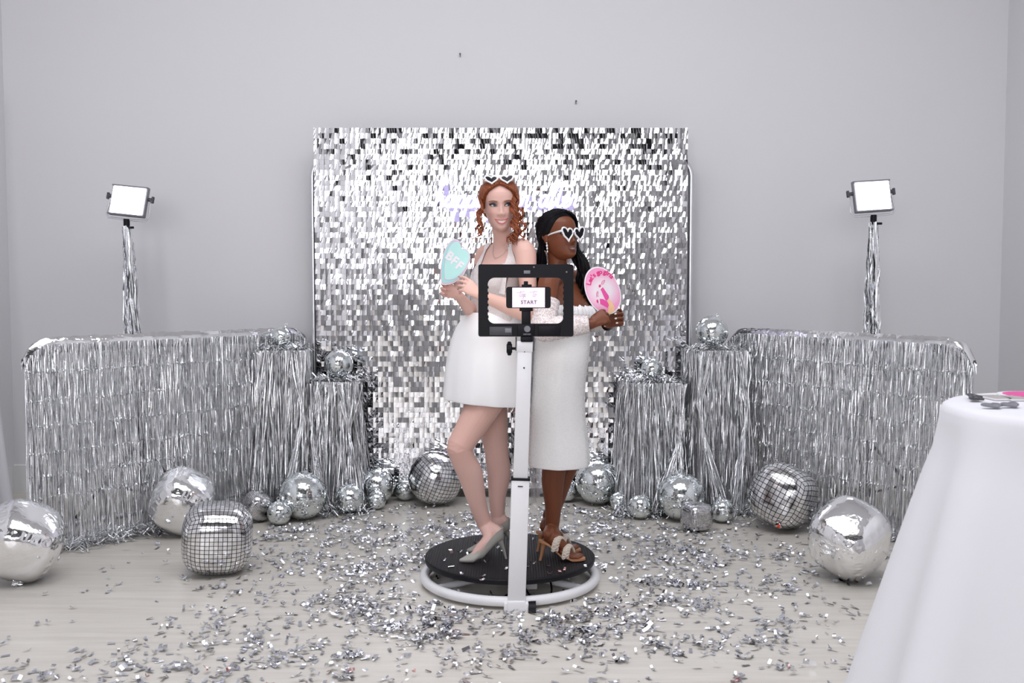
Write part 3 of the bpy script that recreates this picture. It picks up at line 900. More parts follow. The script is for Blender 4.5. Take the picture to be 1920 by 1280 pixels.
# ================================================================== LED panel lights on stands
def led_light(px, py, Y, wpx, hpx, yaw, pitch_, roll, pole_bottom, label_l, label_s, knob_side):
    c = P(px, py, Y)
    w, h = wpx * Y / FPX, hpx * Y / FPX
    R = Euler((math.radians(pitch_), math.radians(roll), math.radians(yaw))).to_matrix()
    T = lambda x, y, z: c + R @ Vector((x, y, z))
    t = thing('led_panel_light', c - Vector((0, 0, h / 2 + .05)), label_l, 'lamp')
    MB().box(T(0, .016, 0), (w, .032, h), rot=R, bevel=.006).build('housing', M['grey_plastic'], t)
    MB().box(T(0, -.003, 0), (w * .9, .008, h * .86), rot=R, bevel=.002).build('diffuser', M['led'], t)
    for z in (-1, 1):
        MB().box(T(0, -.002, z * h * .465), (w * 1.0, .012, h * .05), rot=R, bevel=.002).build('edge_rail', M['grey_plastic'], t)
    yk = MB()
    pts = [T(-w * .5 - .012, .022, .02), T(-w * .52 - .014, .022, -h * .2), T(-w * .55 - .012, .022, -h * .45), T(-w * .53, .022, -h * .58), T(0, .022, -h * .60), T(w * .53, .022, -h * .58), T(w * .55 + .012, .022, -h * .45), T(w * .52 + .014, .022, -h * .2), T(w * .5 + .012, .022, .02)]
    yk.tube(pts, .006, n=8, flat=.5)
    yk.build('yoke', M['alu'], t)
    for s_ in (-1, 1):
        k = MB(); k.cyl(T(s_ * (w * .5), .022, h * .12), T(s_ * (w * .5 + .026), .022, h * .12), .012, n=14)
        k.box(T(s_ * (w * .5 + .03), .022, h * .12), (.014, .02, .042), rot=R, bevel=.004)
        k.build('tilt_knob', M['dark_grey'], t)
    # stand
    b = Vector((pole_bottom[0], pole_bottom[1], 0))
    topp = T(0, .022, -h * .62)
    st = thing('light_stand', b, label_s, 'light stand')
    MB().cyl(b + Vector((0, 0, .10)), topp, .013, .011, n=14).build('pole', M['black_plastic'], st)
    MB().cyl(topp - Vector((0, 0, .05)), topp + Vector((0, 0, .008)), .019, n=14).build('spigot', M['black_plastic'], st)
    k = MB(); kq = b.lerp(topp, .55) + Vector((knob_side * .02, -.02, 0)); k.ball(kq, (.018, .018, .024), 12, 8); k.build('clamp_knob', M['black_plastic'], st)
    k = MB(); kq = topp - Vector((0, 0, .045)); k.box(kq + Vector((.028, -.012, 0)), (.04, .014, .014), bevel=.003); k.build('top_knob', M['black_plastic'], st)
    hub = b + Vector((0, 0, .42))
    MB().cyl(hub - Vector((0, 0, .03)), hub + Vector((0, 0, .03)), .024, n=14).build('leg_collar', M['black_plastic'], st)
    MB().cyl(b + Vector((0, 0, .1)), b + Vector((0, 0, .15)), .02, n=14).build('brace_collar', M['black_plastic'], st)
    for k in range(3):
        a = math.radians(100 + 120 * k)
        v = Vector((math.cos(a), math.sin(a), 0))
        leg = MB().tube([hub + v * .02, b + v * .40 + Vector((0, 0, .012))], .010, n=8).build('leg', M['black_plastic'], st)
        MB().tube([b + v * .02 + Vector((0, 0, .125)), hub.lerp(b + v * .40, .55)], .007, n=8).build('brace', M['black_plastic'], leg)
    # foil wrapped round the pole
    mb = MB()
    for i in range(78):
        a0 = random.uniform(0, 2 * PI)
        z0, z1 = topp.z - .03 - random.uniform(0, .04), random.uniform(.55, .85)
        pts = []
        for f in np.linspace(0, 1, 14):
            q = b.lerp(topp, 0); z = z0 + (z1 - z0) * f
            ax = b.lerp(topp, (z - .0) / topp.z); ax.z = z
            rr = .022 + .032 * f ** .8 + random.gauss(0, .004)
            aa = a0 + 1.2 * f + random.gauss(0, .1)
            if -2.1 < (a0 % (2 * PI)) - PI * 1.5 < -.5 and random.random() < .3: rr *= .6
            pts.append(ax + Vector((math.cos(aa) * rr, math.sin(aa) * rr, 0)))
        strand(mb, pts, random.uniform(.007, .012), a0 + PI / 2, .35)
    o = mb.build('foil_wrap', M['foil'], st, smooth=False); o['kind'] = 'stuff'
    return t
lb = P(266, 900, 6.15)
led_light(240, 376, 6.15, 71, 58, -8, -10, 6, (lb.x, lb.y), 'bright square led panel light on the left stand', 'foil-wrapped tripod light stand behind the left fringe curtain', 1)
rb_ = P(1628, 900, 6.10)
led_light(1637, 367, 6.10, 73, 60, 8, -8, -4, (rb_.x, rb_.y), 'bright square led panel light on the right stand', 'foil-wrapped tripod light stand behind the right fringe curtain', -1)

# ================================================================== turntable photo booth
DC = Vector((P(956, 1045, 4.67).x, 4.67, 0)); DZ = .13; DR = .404
booth = thing('turntable_platform', DC, 'round black turntable platform on a white ring base under the two women', 'platform')
prof = [(0, -.030), (DR * .97, -.030), (DR * .992, -.026), (DR, -.016), (DR, -.006), (DR * .994, 0), (DR * .985, 0), (0, 0)]
MB().lathe([(r, DZ + z) for r, z in [(0, -.028), (DR * .97, -.028), (DR * .993, -.024), (DR, -.014), (DR, -.005), (DR * .992, -.001)]], DC, n=96).build('disc', M['black_plastic'], booth)
MB().lathe([(DR * .99, DZ - .004), (DR * .99, DZ), (DR * .975, DZ + .0015), (0, DZ + .0015)], DC, n=96).build('anti_slip_mat', M['ribbed'], booth)
MB().tube([DC + Vector((math.cos(a) * .405, math.sin(a) * .405, .034)) for a in np.linspace(0, 2 * PI, 97)[:-1]], .0225, n=14, closed=True).build('base_ring', M['white_metal'], booth)
for a in (30, 150, 215, 325):
    a = math.radians(a)
    v = Vector((math.cos(a), math.sin(a), 0))
    MB().tube([DC + v * .10 + Vector((0, 0, .045)), DC + v * .39 + Vector((0, 0, .038))], .016, n=12).build('spoke', M['white_metal'], booth)
MB().lathe([(0, .028), (.10, .03), (.155, .045), (.165, .075), (.165, .1), (0, .1)], DC, n=40).build('motor_dome', M['white_metal'], booth)
mbx = MB(); mbx.box(DC + Vector((.10, -.20, .055)), (.05, .05, .05), bevel=.006); mbx.build('control_box', M['white_metal'], booth)
mbx = MB(); mbx.box(DC + Vector((.04, -.19, .06)), (.10, .06, .04), bevel=.008); mbx.build('motor_cover', M['black_plastic'], booth)
MB().tube(catmull([DC + Vector(p) for p in ((.06, -.2, .05), (.09, -.27, .02), (.13, -.29, .012), (.18, -.26, .015), (.19, -.2, .04), (.17, -.15, .09))], 6), .0045, n=6).build('power_cable', M['black_plastic'], booth)
# arm
AY = 4.67 - .405
A0, A1 = P(968, 1142, AY), P(984, 640, AY - .02)
ax = (A1 - A0).normalized()
RA_ = Matrix.Rotation(-math.atan2(ax.x, ax.z), 3, 'Y').inverted()
RA_ = ax.to_track_quat('Z', 'Y').to_matrix()
RA_ = Matrix((Vector((1, 0, 0)) - ax * ax.x, Vector((0, 1, 0)), ax)).transposed()
def along(f): return A0.lerp(A1, f)
arm = thing('camera_arm', Vector((A0.x, A0.y, .01)), 'white telescopic arm standing at the front of the turntable ring', 'stand')
Lm = (A1 - A0).length
fc = (1142 - 894) / (1142 - 640)
MB().box(along(fc / 2), (.078, .055, Lm * fc), rot=RA_, bevel=.006).build('lower_column', M['white_metal'], arm)
MB().box(along((fc + 1) / 2), (.064, .044, Lm * (1 - fc)), rot=RA_, bevel=.006).build('upper_column', M['white_metal'], arm)
MB().box(along(fc), (.084, .06, .012), rot=RA_, bevel=.004).build('collar', M['black_plastic'], arm)
MB().box(along(fc - .025) + Vector((0, -.0282, 0)), (.022, .003, .004), rot=RA_).build('slot', M['black_plastic'], arm)
for f in (.965, .905): MB().ball(along(f) + Vector((0, -.0225, 0)), (.004, .002, .004), 10, 6).build('rivet', M['dark_grey'], arm)
pb = MB(); pb.box(A0 + Vector((0, 0, .005)), (.086, .075, .085), bevel=.01); pb.build('pivot_bracket', M['white_metal'], arm)
for s_ in (-1, 1): MB().box(A0 + Vector((s_ * .046, 0, .0)), (.016, .085, .08), bevel=.007).build('bracket_cheek', M['white_metal'], arm)
MB().cyl(A0 + Vector((.052, -.01, -.002)), A0 + Vector((.085, -.01, -.002)), .043, n=20).build('pivot_knob', M['black_plastic'], arm)
MB().box(A1 - ax * .02, (.07, .05, .05), rot=RA_, bevel=.006).build('top_cap', M['white_metal'], arm)
for s_ in (-1, 1): MB().box(A1 + Vector((s_ * .037, 0, -.01)), (.006, .03, .06), bevel=.002).build('clamp_ear', M['dark_grey'], arm)
kn = MB(); kn.cyl(A1 + Vector((-.036, 0, -.03)), A1 + Vector((-.06, 0, -.03)), .006, n=10); kn.lathe([(0, -.012), (.018, -.012), (.022, -.008), (.022, .008), (.018, .012), (0, .012)], A1 + Vector((-.066, 0, -.03)), n=16, rot=Matrix.Rotation(PI / 2, 3, 'Y')); kn.box(A1 + Vector((-.066, 0, -.03)), (.018, .02, .06), bevel=.006)
kn.build('tilt_knob', M['black_plastic'], arm)
# square ring light
RY = AY - .03
rc_ = P(986, 563, RY); kpx = RY / FPX
def RL(px, py, dy=0): q = P(px, py, RY); q.y += dy; return q
ring = thing('ring_light_frame', RL(986, 632), 'black rectangular ring light frame on top of the white arm', 'ring light')
def rrect(cx, cy, w, h, r, n=8):
    o = []
    for (sx, sy, a0) in ((1, -1, 0), (-1, -1, 90), (-1, 1, 180), (1, 1, 270)):
        for k in range(n + 1):
            a = math.radians(a0 + 90 * k / n)
            o.append((cx + sx * (w / 2 - r) + r * math.cos(a), cy + sy * (h / 2 - r) - r * math.sin(a)))
    return o
outer = rrect(986, 563, 178, 135, 4); inner = rrect(985.5, 563.5, 142, 86, 13)
fr = MB(); nO = len(outer); vs = []
for (o_, dy) in ((outer, -.014), (outer, .014), (inner, .014), (inner, -.014)):
    vs += [RL(px, py, dy) for px, py in o_]
fs = []
for l in range(4):
    l2 = (l + 1) % 4
    for k in range(nO):
        k2 = (k + 1) % nO
        fs.append((l * nO + k, l * nO + k2, l2 * nO + k2, l2 * nO + k))
fr.add(vs, fs); fr.build('frame', M['black_plastic'], ring)
def rbox(name, px0, py0, px1, py1, y0, y1, m, bev=.003, parent=ring):
    a, b2 = RL(px0, py0), RL(px1, py1)
    return MB().box(((a.x + b2.x) / 2, RY + (y0 + y1) / 2, (a.z + b2.z) / 2), (abs(b2.x - a.x), abs(y1 - y0), abs(b2.z - a.z)), bevel=bev).build(name, m, parent)
ledf = MB(); vs = []
for (ow, oh, orr) in ((172, 129, 4), (148, 92, 14)):
    vs += [RL(px, py, .0155) for px, py in rrect(986, 563.2, ow, oh, orr)]
nn = len(vs) // 2
ledf.add(vs, [(k, nn + k, nn + (k + 1) % nn, (k + 1) % nn) for k in range(nn)])
M['ring_led'] = mat('ring_light_leds', (1, 1, 1), .5, noise=(10, .01), emit=((1.0, .97, .96), 3.5))
ledf.build('led_face', M['ring_led'], ring, smooth=False)
rbox('battery_cover', 1009, 609, 1050, 628, -.022, -.012, M['black_plastic'])
rbox('control_panel', 918, 612, 960, 628, -.018, -.012, M['dark_grey'], .001)
rbox('display', 947, 615, 959, 623, -.0195, -.017, M['grey_plastic'], .0005)
rbox('port', 982, 507, 994, 513, -.016, -.012, M['grey_plastic'], .001)
rbox('center_plate', 970, 607, 1002, 630, -.020, -.012, M['black_plastic'])
for (px, py) in ((1062, 510), (1001, 501)): MB().ball(RL(px, py, -.0145), .004, 10, 6).build('screw', M['grey_plastic'], ring)
k = MB(); q = RL(988.5, 616, -.02); k.lathe([(0, -.006), (.012, -.006), (.0135, 0), (.0135, .006), (0, .006)], q, n=18, rot=Matrix.Rotation(PI / 2, 3, 'X')); k.build('mount_knob', M['grey_plastic'], ring)
for i in range(6):
    for sx in (914.5, 1057):
        MB().cyl(RL(sx, 536 + i * 11, -.010), RL(sx, 541 + i * 11, -.010), .004, n=8).build('heat_fin', M['black_plastic'], ring)
rbox('swivel', 976, 630, 999, 641, -.02, .02, M['black_plastic'], .006)
# phone clamp
cl = MB()
a, b2 = RL(978, 577), RL(995, 612)
cl.box(((a.x + b2.x) / 2, RY, (a.z + b2.z) / 2), (b2.x - a.x, .026, a.z - b2.z), bevel=.004)
cl.build('phone_clamp', M['black_plastic'], ring)
for (x0, y0, x1, y1) in ((974, 574, 999, 583), (978, 533, 997, 541), (982, 527, 990, 535)):
    a, b2 = RL(x0, y0), RL(x1, y1)
    MB().box(((a.x + b2.x) / 2, RY - .004, (a.z + b2.z) / 2), (b2.x - a.x, .03, a.z - b2.z), bevel=.003).build('clamp_jaw', M['black_plastic'], ring)

def text_mesh(txt, size, bold=0.0, spacing=1.0):
    cu = bpy.data.curves.new('lettering', 'FONT'); cu.body = txt; cu.size = size; cu.align_x = 'CENTER'; cu.align_y = 'CENTER'
    cu.offset = bold; cu.space_character = spacing; cu.extrude = .0004; cu.resolution_u = 3
    ob = bpy.data.objects.new('lettering', cu); scene.collection.objects.link(ob)
    dg = bpy.context.evaluated_depsgraph_get(); dg.update()
    me = bpy.data.meshes.new_from_object(ob.evaluated_get(dg))
    v = [x.co.copy() for x in me.vertices]; f = [tuple(p.vertices) for p in me.polygons]
    bpy.data.objects.remove(ob); bpy.data.curves.remove(cu); bpy.data.meshes.remove(me)
    return v, f
def put_text(name, txt, size, c, ex, ez, m, parent, bold=0.0, spacing=1.0):
    v, f = text_mesh(txt, size, bold, spacing)
    n = ex.cross(ez)
    return link_mesh(name, [c + ex * p.x + ez * p.y + n * p.z for p in v], f, m, parent, smooth=False)
EX, EZ = Vector((1, 0, 0)), Vector((0, 0, 1))
put_text('maker_mark', 'NEEWER', .008, RL(988, 626, -.0208), EX, EZ, M['grey_plastic'], ring, .0003)
# phone
PHY = RY - .012
def PH(px, py, dy=0): q = P(px, py, PHY); q.y += dy; return q
phone = thing('smartphone', PH(991, 578), 'black smartphone held sideways in the ring light showing a pink start screen', 'phone')
a, b2 = PH(949, 537.5), PH(1032.5, 577.5)
pc = Vector(((a.x + b2.x) / 2, PHY - .006, (a.z + b2.z) / 2)); pwid, phei = b2.x - a.x, a.z - b2.z
pm_ = MB(); oo = rrect(0, 0, pwid, phei, .011, 6)
pm_.plate([pc + Vector((x, 0, -z)) for x, z in oo], (0, 1, 0), .008)
pm_.build('case', M['black_plastic'], phone)
M['screen'] = mat('pink_phone_screen', (.86, .74, .84), .2, noise=(5, .01), emit=((.86, .74, .86), .42))
a, b2 = PH(960.5, 539), PH(1021.5, 576)
MB().box(((a.x + b2.x) / 2, PHY - .0104, (a.z + b2.z) / 2), (b2.x - a.x, .0008, a.z - b2.z)).build('screen', M['screen'], phone, smooth=False)
M['ink'] = mat('dark_grey_ink', (.16, .14, .17), .6, noise=(5, .05)); M['ink_pale'] = mat('pale_grey_ink', (.42, .38, .42), .6, noise=(5, .05))
put_text('start_text', 'START', .0205, PH(991.5, 566.5, -.0112), EX, EZ, M['ink'], phone, .0004, 1.18)
mb = MB(); write_strokes(mb, 'tap', PH(973, 556, -.0112), EX, EZ, .0125, .00055, n=5, sub=4); write_strokes(mb, 'to', PH(998, 556, -.0112), EX, EZ, .0125, .00055, n=5, sub=4)
mb.tube([PH(993, 548, -.0112), PH(1008, 546, -.0112)], .00055, n=5); mb.tube([PH(969, 549, -.0112), PH(984, 546, -.0112)], .00055, n=5)
mb.build('script_text', M['ink_pale'], phone)

# ================================================================== high tables under white cloths
def poseur_table(c, r, h, label_t, label_c, rb, seed, folds=9, ph0=0.0):
    c = Vector((c[0], c[1], 0))
    t = thing('cocktail_table', c, label_t, 'table')
    MB().lathe([(0, h - .03), (r * .97, h - .03), (r * .985, h - .015), (r * .97, h - .004), (0, h - .004)], c, n=48).build('tabletop', M['white_metal'], t)
    MB().cyl(c + Vector((0, 0, .02)), c + Vector((0, 0, h - .03)), .03, n=16).build('column', M['alu'], t)
    MB().lathe([(0, .0), (.22, .0), (.22, .012), (.05, .03), (0, .03)], c, n=32).build('base', M['alu'], t)
    rr = random.Random(seed)
    ph = [rr.uniform(0, 6.28) for _ in range(4)]
    rows = []
    N = 180
    prof = [(0.02, h + .002, 0), (r * .5, h + .002, 0), (r * .9, h + .002, 0), (r * .97, h - .000, 0), (r * 1.0, h - .008, .01), (r * 1.012, h - .025, .03), (r * 1.02, h - .06, .08), (r * 1.04, h - .14, .2)]
    for k in range(1, 15):
        f = k / 14
        prof.append((r * 1.04 + (rb - r * 1.04) * f ** .9, (h - .14) * (1 - f) + .012 * f, .2 + .8 * f))
    for (q, z, f) in prof:
        row = []
        for i in range(N):
            a = 2 * PI * i / N
            w_ = math.sin(folds * a + ph[0] + ph0) * .6 + math.sin((folds + 4) * a + ph[1]) * .3 + math.sin(3 * a + ph[2]) * .35
            w_ = math.copysign(abs(w_) ** .8, w_)
            row.append(c + Vector((math.cos(a) * q * (1 + .125 * f * w_), math.sin(a) * q * (1 + .125 * f * w_), z)))
        rows.append(row)
    m = MB(); m.grid(rows, closed=True)
    m.add([c + Vector((0, 0, h + .002))], [])
    ob = m.build('tablecloth', M['cloth'], origin=c, smooth='all')
    tag(ob, label_c, 'tablecloth')
    return t
TC = P(2062, 763, 2.95); TH = P(2062, 764, 2.95).z
poseur_table((TC.x, TC.y), .43, TH, 'high round cocktail table under the white cloth at the right edge', 'long white tablecloth draped to the floor over the right table', .66, 5, 8, 1.1)
# white curtain hanging on the left wall, its hem just reaching into the picture
hc = MB(); rows = []
for k in range(24):
    f = k / 23; z = 2.6 * (1 - f) + .02
    row = []
    for i in range(60):
        u = i / 59; y = 5.0 + 1.27 * u
        x = ROOM_L + .05 + .10 * f ** 3 + (.022 + .02 * f) * math.sin(u * 46 + .6 * math.sin(f * 3))
        row.append(Vector((x, y, z)))
    rows.append(row)
hc.grid(rows)
cur = thing('white_curtain', (ROOM_L + .08, 5.6, 0), 'white curtain hem just showing at the far left edge', 'curtain')
hc.build('fabric', M['cloth'], cur, smooth='all')
MB().cyl((ROOM_L + .05, 4.9, 2.63), (ROOM_L + .05, 6.36, 2.63), .012, n=12).build('rail', M['white_metal'], cur)

# things lying on the right table
def flat_pt(px, py): return PF(px, py, TH + .006)
def heart2d(w, h, n=40):
    o = []
    for k in range(n):
        t = 2 * PI * k / n
        x = 16 * math.sin(t) ** 3; y = 13 * math.cos(t) - 5 * math.cos(2 * t) - 2 * math.cos(3 * t) - math.cos(4 * t)
        o.append((x / 32 * w, (y + 2.5) / 29 * h))
    return o
def heart_glasses(T, label, name='heart_sunglasses', lens_w=.052, lens_h=.048, mframe=None, mlens=None, arms=True, gap=.064, wing=1.0, armlen=.135):
    """T maps local (x right, y forward out of the face, z up) to world"""
    o = T(Vector((0, 0, 0)))
    t = thing(name, o, label, 'sunglasses')
    mframe = mframe or M['white_plastic']; mlens = mlens or M['lens_black']
    for s_ in (-1, 1):
        hp = heart2d(lens_w, lens_h)
        hp = [(x + .004 * wing * max(0, x * s_ / lens_w) * s_, z + (.010 * wing * max(0, x * s_ / lens_w) if z > 0 else 0)) for x, z in hp]
        loop = [T(Vector((s_ * gap / 2 + x * 1.06, 0, z * 1.06))) for x, z in hp]
        m = MB(); m.tube(loop, .0042, n=8, closed=True); m.build('rim', mframe, t)
        nrm = (T(Vector((0, 1, 0))) - o).normalized()
        m = MB(); m.plate([T(Vector((s_ * gap / 2 + x, 0, z))) for x, z in hp], nrm, .003); m.build('lens', mlens, t, smooth=False)
        if arms:
            x0 = s_ * (gap / 2 + lens_w * .52)
            m = MB(); m.tube(catmull([T(Vector((x0, -.002, lens_h * .36))), T(Vector((x0 + s_ * .006, -.012, lens_h * .36))), T(Vector((x0 + s_ * .009, -armlen * .55, lens_h * .32))), T(Vector((x0 + s_ * .005, -armlen * .82, lens_h * .22))), T(Vector((x0 + s_ * .003, -armlen, -.012)))], 4), [.0075] * 4 + [.0065, .006, .0055, .005, .005, .0045, .0045, .004] + [.0035] * 5, n=8, flat=.8)
            m.build('temple_arm', mframe, t)
    m = MB(); m.tube(catmull([T(Vector((-gap / 2 + lens_w * .44, .001, lens_h * .16))), T(Vector((0, .003, lens_h * .24))), T(Vector((gap / 2 - lens_w * .44, .001, lens_h * .16)))], 5), .0034, n=8); m.build('bridge', mframe, t)
    return t
for (px, py, rz, lab, mf) in ((1880, 763, .3, 'grey heart-shaped sunglasses lying at the front of the right table', M['grey_plastic']), (1830, 748, 1.2, 'dark heart-shaped sunglasses lying at the left rim of the right table', M['dark_grey'])):
    q = flat_pt(px, py) + Vector((0, 0, .006)); Rg = Matrix.Rotation(rz, 3, 'Z') @ Matrix.Rotation(-1.45, 3, 'X')
    heart_glasses(lambda v, q=q, Rg=Rg: q + Rg @ v, lab, arms=False, mframe=mf, mlens=M['grey_plastic'], lens_w=.05, lens_h=.034, armlen=.10)
def flat_card(px, py, shape, w, h, rz, m1, m2, label):
    q = flat_pt(px, py); Rg = Matrix.Rotation(rz, 3, 'Z')
    t = thing('photo_prop', q, label, 'photo prop')
    pts = heart2d(w, h) if shape == 'heart' else ([(w / 2 * math.cos(a), h / 2 * math.sin(a)) for a in np.linspace(0, 2 * PI, 33)[:-1]] if shape == 'oval' else [(-w / 2, -h / 2), (w / 2, -h / 2), (w / 2, h / 2), (-w / 2, h / 2)])
    MB().plate([q + Rg @ Vector((x, y, 0)) for x, y in pts], (0, 0, 1), .004).build('card', m1, t, smooth=False)
    MB().plate([q + Rg @ Vector((x * .84, y * .84, .0026)) for x, y in pts], (0, 0, 1), .0012).build('print', m2, t, smooth=False)
M['grey_print'] = mat('grey_beige_print', (.42, .40, .38), .6, noise=(20, .08))
flat_card(1866, 745, 'rect', .07, .12, .1, M['card_white'], M['grey_print'], 'small grey printed card lying left on the right table')
flat_card(1902, 746, 'rect', .07, .12, -.05, M['card_white'], M['grey_print'], 'small grey printed card lying next to the pink prop on the table')
flat_card(1935, 741, 'oval', .20, .22, .2, M['card_white'], M['hot_pink'], 'hot pink oval photo prop lying on the right table')

# ================================================================== confetti
def confetti_mesh(k):
    w, l = ((.010, .024), (.012, .020), (.007, .030), (.014, .026), (.008, .022), (.010, .034))[k]
    bend = (.0, .25, .5, -.4, .8, .15)[k]
    v = []; n = 4
    for i in range(n + 1):
        x = (i / n - .5) * l
        z = bend * ((i / n - .5) ** 2) * l * 2.0 + (.2 * l * (i / n) if k == 3 else 0)
        v += [(x, -w / 2, z), (x, w / 2, z + (.15 * w if k in (2, 4) else 0))]
    zm = min(p[2] for p in v)
    v = [(a, b, c - zm) for a, b, c in v]
    return v, [(2 * i, 2 * i + 1, 2 * i + 3, 2 * i + 2) for i in range(n)]
CONF = []
for k in range(6):
    for mname in ('confetti', 'confetti_rose'):
        v, f = confetti_mesh(k)
        me = bpy.data.meshes.new('confetti_piece'); me.from_pydata(v, [], f); me.materials.append(M[mname]); CONF.append(me)
r_ = random.Random(31)
def conf_density(x, y):
    d = math.hypot(x - DC.x, (y - DC.y))
    base = .42
    base += .75 * math.exp(-((d - .60) / .25) ** 2)                      # litter round the turntable
    base += 1.1 * math.exp(-((x - .12) / .42) ** 2 - ((y - 4.02) / .16) ** 2)
    base += .75 * math.exp(-((x + .1) / 1.25) ** 2 - ((y - 5.4) / .6) ** 2)
    base += .35 * math.exp(-((x + .7) / .9) ** 2 - ((y - 3.7) / .4) ** 2)
    base += .35 * math.exp(-((x - .9) / .6) ** 2 - ((y - 4.4) / .7) ** 2)
    if x < -1.45 and y > 3.9: base *= .3
    if x > 1.5: base *= .5
    return min(1.6, base)
pieces = []
clusters = [(r_.uniform(-2.0, 2.0), r_.uniform(3.15, 6.2), r_.uniform(.02, .10)) for _ in range(520)]
clusters = [c for c in clusters if r_.random() < conf_density(c[0], c[1])]
tries = 0
while len(pieces) < 5400 and tries < 90000:
    tries += 1
    if r_.random() < .62:
        c = r_.choice(clusters); x, y = r_.gauss(c[0], c[2]), r_.gauss(c[1], c[2] * .9)
    else:
        x, y = r_.uniform(-2.2, 2.1), r_.uniform(3.1, 6.3)
    if r_.random() > conf_density(x, y) / 1.25: continue
    d = math.hypot(x - DC.x, y - DC.y)
    if .36 < d < .45: continue
    if math.hypot(x - TC.x, y - TC.y) < .72: continue
    if abs(x) > y * .53: continue
    if d < .36 and r_.random() < .75: continue
    pieces.append((x, y, .002 + (abs(r_.gauss(0, .008)) if r_.random() < .5 else 0)))
pieces.sort(key=lambda p: p[1])
inview = [p for p in pieces if p[1] > 3.38]
single = set(id(p) for p in inview[:262])
stuffc = MB(); stuffr = 0
def conf_rot():
    tilt = r_.gauss(0, .16) if r_.random() < .75 else r_.gauss(0, .7)
    return Euler((tilt, r_.gauss(0, .18), r_.uniform(0, 2 * PI)))
for p in pieces:
    k = r_.randrange(6); e = conf_rot(); sc_ = r_.uniform(.85, 1.45)
    zadd = abs(math.sin(e.x)) * .007 + abs(math.sin(e.y)) * .013
    loc = Vector((p[0], p[1], p[2] + zadd))
    if id(p) in single:
        rose = r_.random() < .035
        o = bpy.data.objects.new('confetti_piece', CONF[2 * k + (1 if rose else 0)])
        scene.collection.objects.link(o); o.location = loc; o.rotation_euler = e; o.scale = (sc_,) * 3
        if rose: tag(o, 'rose-coloured foil confetti piece lying loose on the floor', 'confetti', 'rose confetti on the floor')
        else: tag(o, 'silver foil confetti piece lying loose on the floor', 'confetti', 'silver confetti on the floor')
    else:
        v, f = confetti_mesh(k); R = e.to_matrix()
        stuffc.add([R @ (Vector(q) * sc_) + loc for q in v], f)
o = stuffc.build('confetti', M['confetti'], origin=(0, 4.7, 0), smooth=False)
tag(o, 'silver foil confetti strewn over the rest of the floor', 'confetti', kind='stuff')
for i, (px, py) in enumerate(((862, 1036), (877, 1041), (866, 1078), (906, 1080), (904, 1087), (949, 1066), (937, 1027), (940, 1033), (893, 1020), (1000, 1057), (1027, 1061), (1050, 1072), (1058, 1070), (1098, 1062), (1031, 1076), (987, 1062), (832, 1052), (845, 1035), (1000, 1013), (912, 1055), (846, 1062))):
    q = PF(px, py, DZ + .004)
    k = r_.randrange(6); rose = px in (1050, 1058, 1031)
    o = bpy.data.objects.new('confetti_piece', CONF[2 * k + rose]); scene.collection.objects.link(o)
    o.location = q + Vector((0, 0, .002)); o.rotation_euler = (r_.gauss(0, .15), r_.gauss(0, .12), r_.uniform(0, 6.28)); o.scale = (1.15,) * 3
    tag(o, 'rose foil confetti piece lying on the black turntable' if rose else 'silver foil confetti piece lying on the black turntable', 'confetti', 'confetti on the turntable')
# ================================================================== people
def skin_mat(name, rough=.45):
    m = mat(name, (.7, .5, .4), rough, spec=.32, sss=.12, bump=(220, .05, .001))
    nt, b = nodes_of(m)
    at = nt.nodes.new('ShaderNodeAttribute'); at.attribute_name = 'skin_colour'
    nt.links.new(at.outputs['Color'], b.inputs['Base Color'])
    return m
M['skin_pale'] = skin_mat('pale_skin'); M['skin_deep'] = skin_mat('deep_brown_skin', .40)
def hair_mat(name, c0, c1, rough, sp=.3):
    m = mat(name, c0, rough, spec=sp)
    nt, b = nodes_of(m)
    tc = nt.nodes.new('ShaderNodeTexCoord'); mp = nt.nodes.new('ShaderNodeMapping'); mp.inputs['Scale'].default_value = (260, 260, 18)
    nz = nt.nodes.new('ShaderNodeTexNoise'); nz.inputs['Scale'].default_value = 1.0; nz.inputs['Detail'].default_value = 3
    cr = nt.nodes.new('ShaderNodeValToRGB'); cr.color_ramp.elements[0].position = .3; cr.color_ramp.elements[1].position = .7
    cr.color_ramp.elements[0].color = (*c0, 1); cr.color_ramp.elements[1].color = (*c1, 1)
    nt.links.new(tc.outputs['Object'], mp.inputs[0]); nt.links.new(mp.outputs[0], nz.inputs['Vector']); nt.links.new(nz.outputs['Fac'], cr.inputs[0]); nt.links.new(cr.outputs[0], b.inputs['Base Color'])
    bp = nt.nodes.new('ShaderNodeBump'); bp.inputs['Strength'].default_value = .4; bp.inputs['Distance'].default_value = .002
    nt.links.new(nz.outputs['Fac'], bp.inputs['Height']); nt.links.new(bp.outputs[0], b.inputs['Normal'])
    return m
M['hair_red'] = hair_mat('copper_red_hair', (.12, .026, .010), (.36, .10, .034), .38)
M['hair_black'] = hair_mat('black_hair', (.002, .002, .003), (.005, .004, .006), .46, .14)
M['satin'] = mat('white_satin', (.91, .91, .915), .42, noise=(6, .01), sheen=.3)
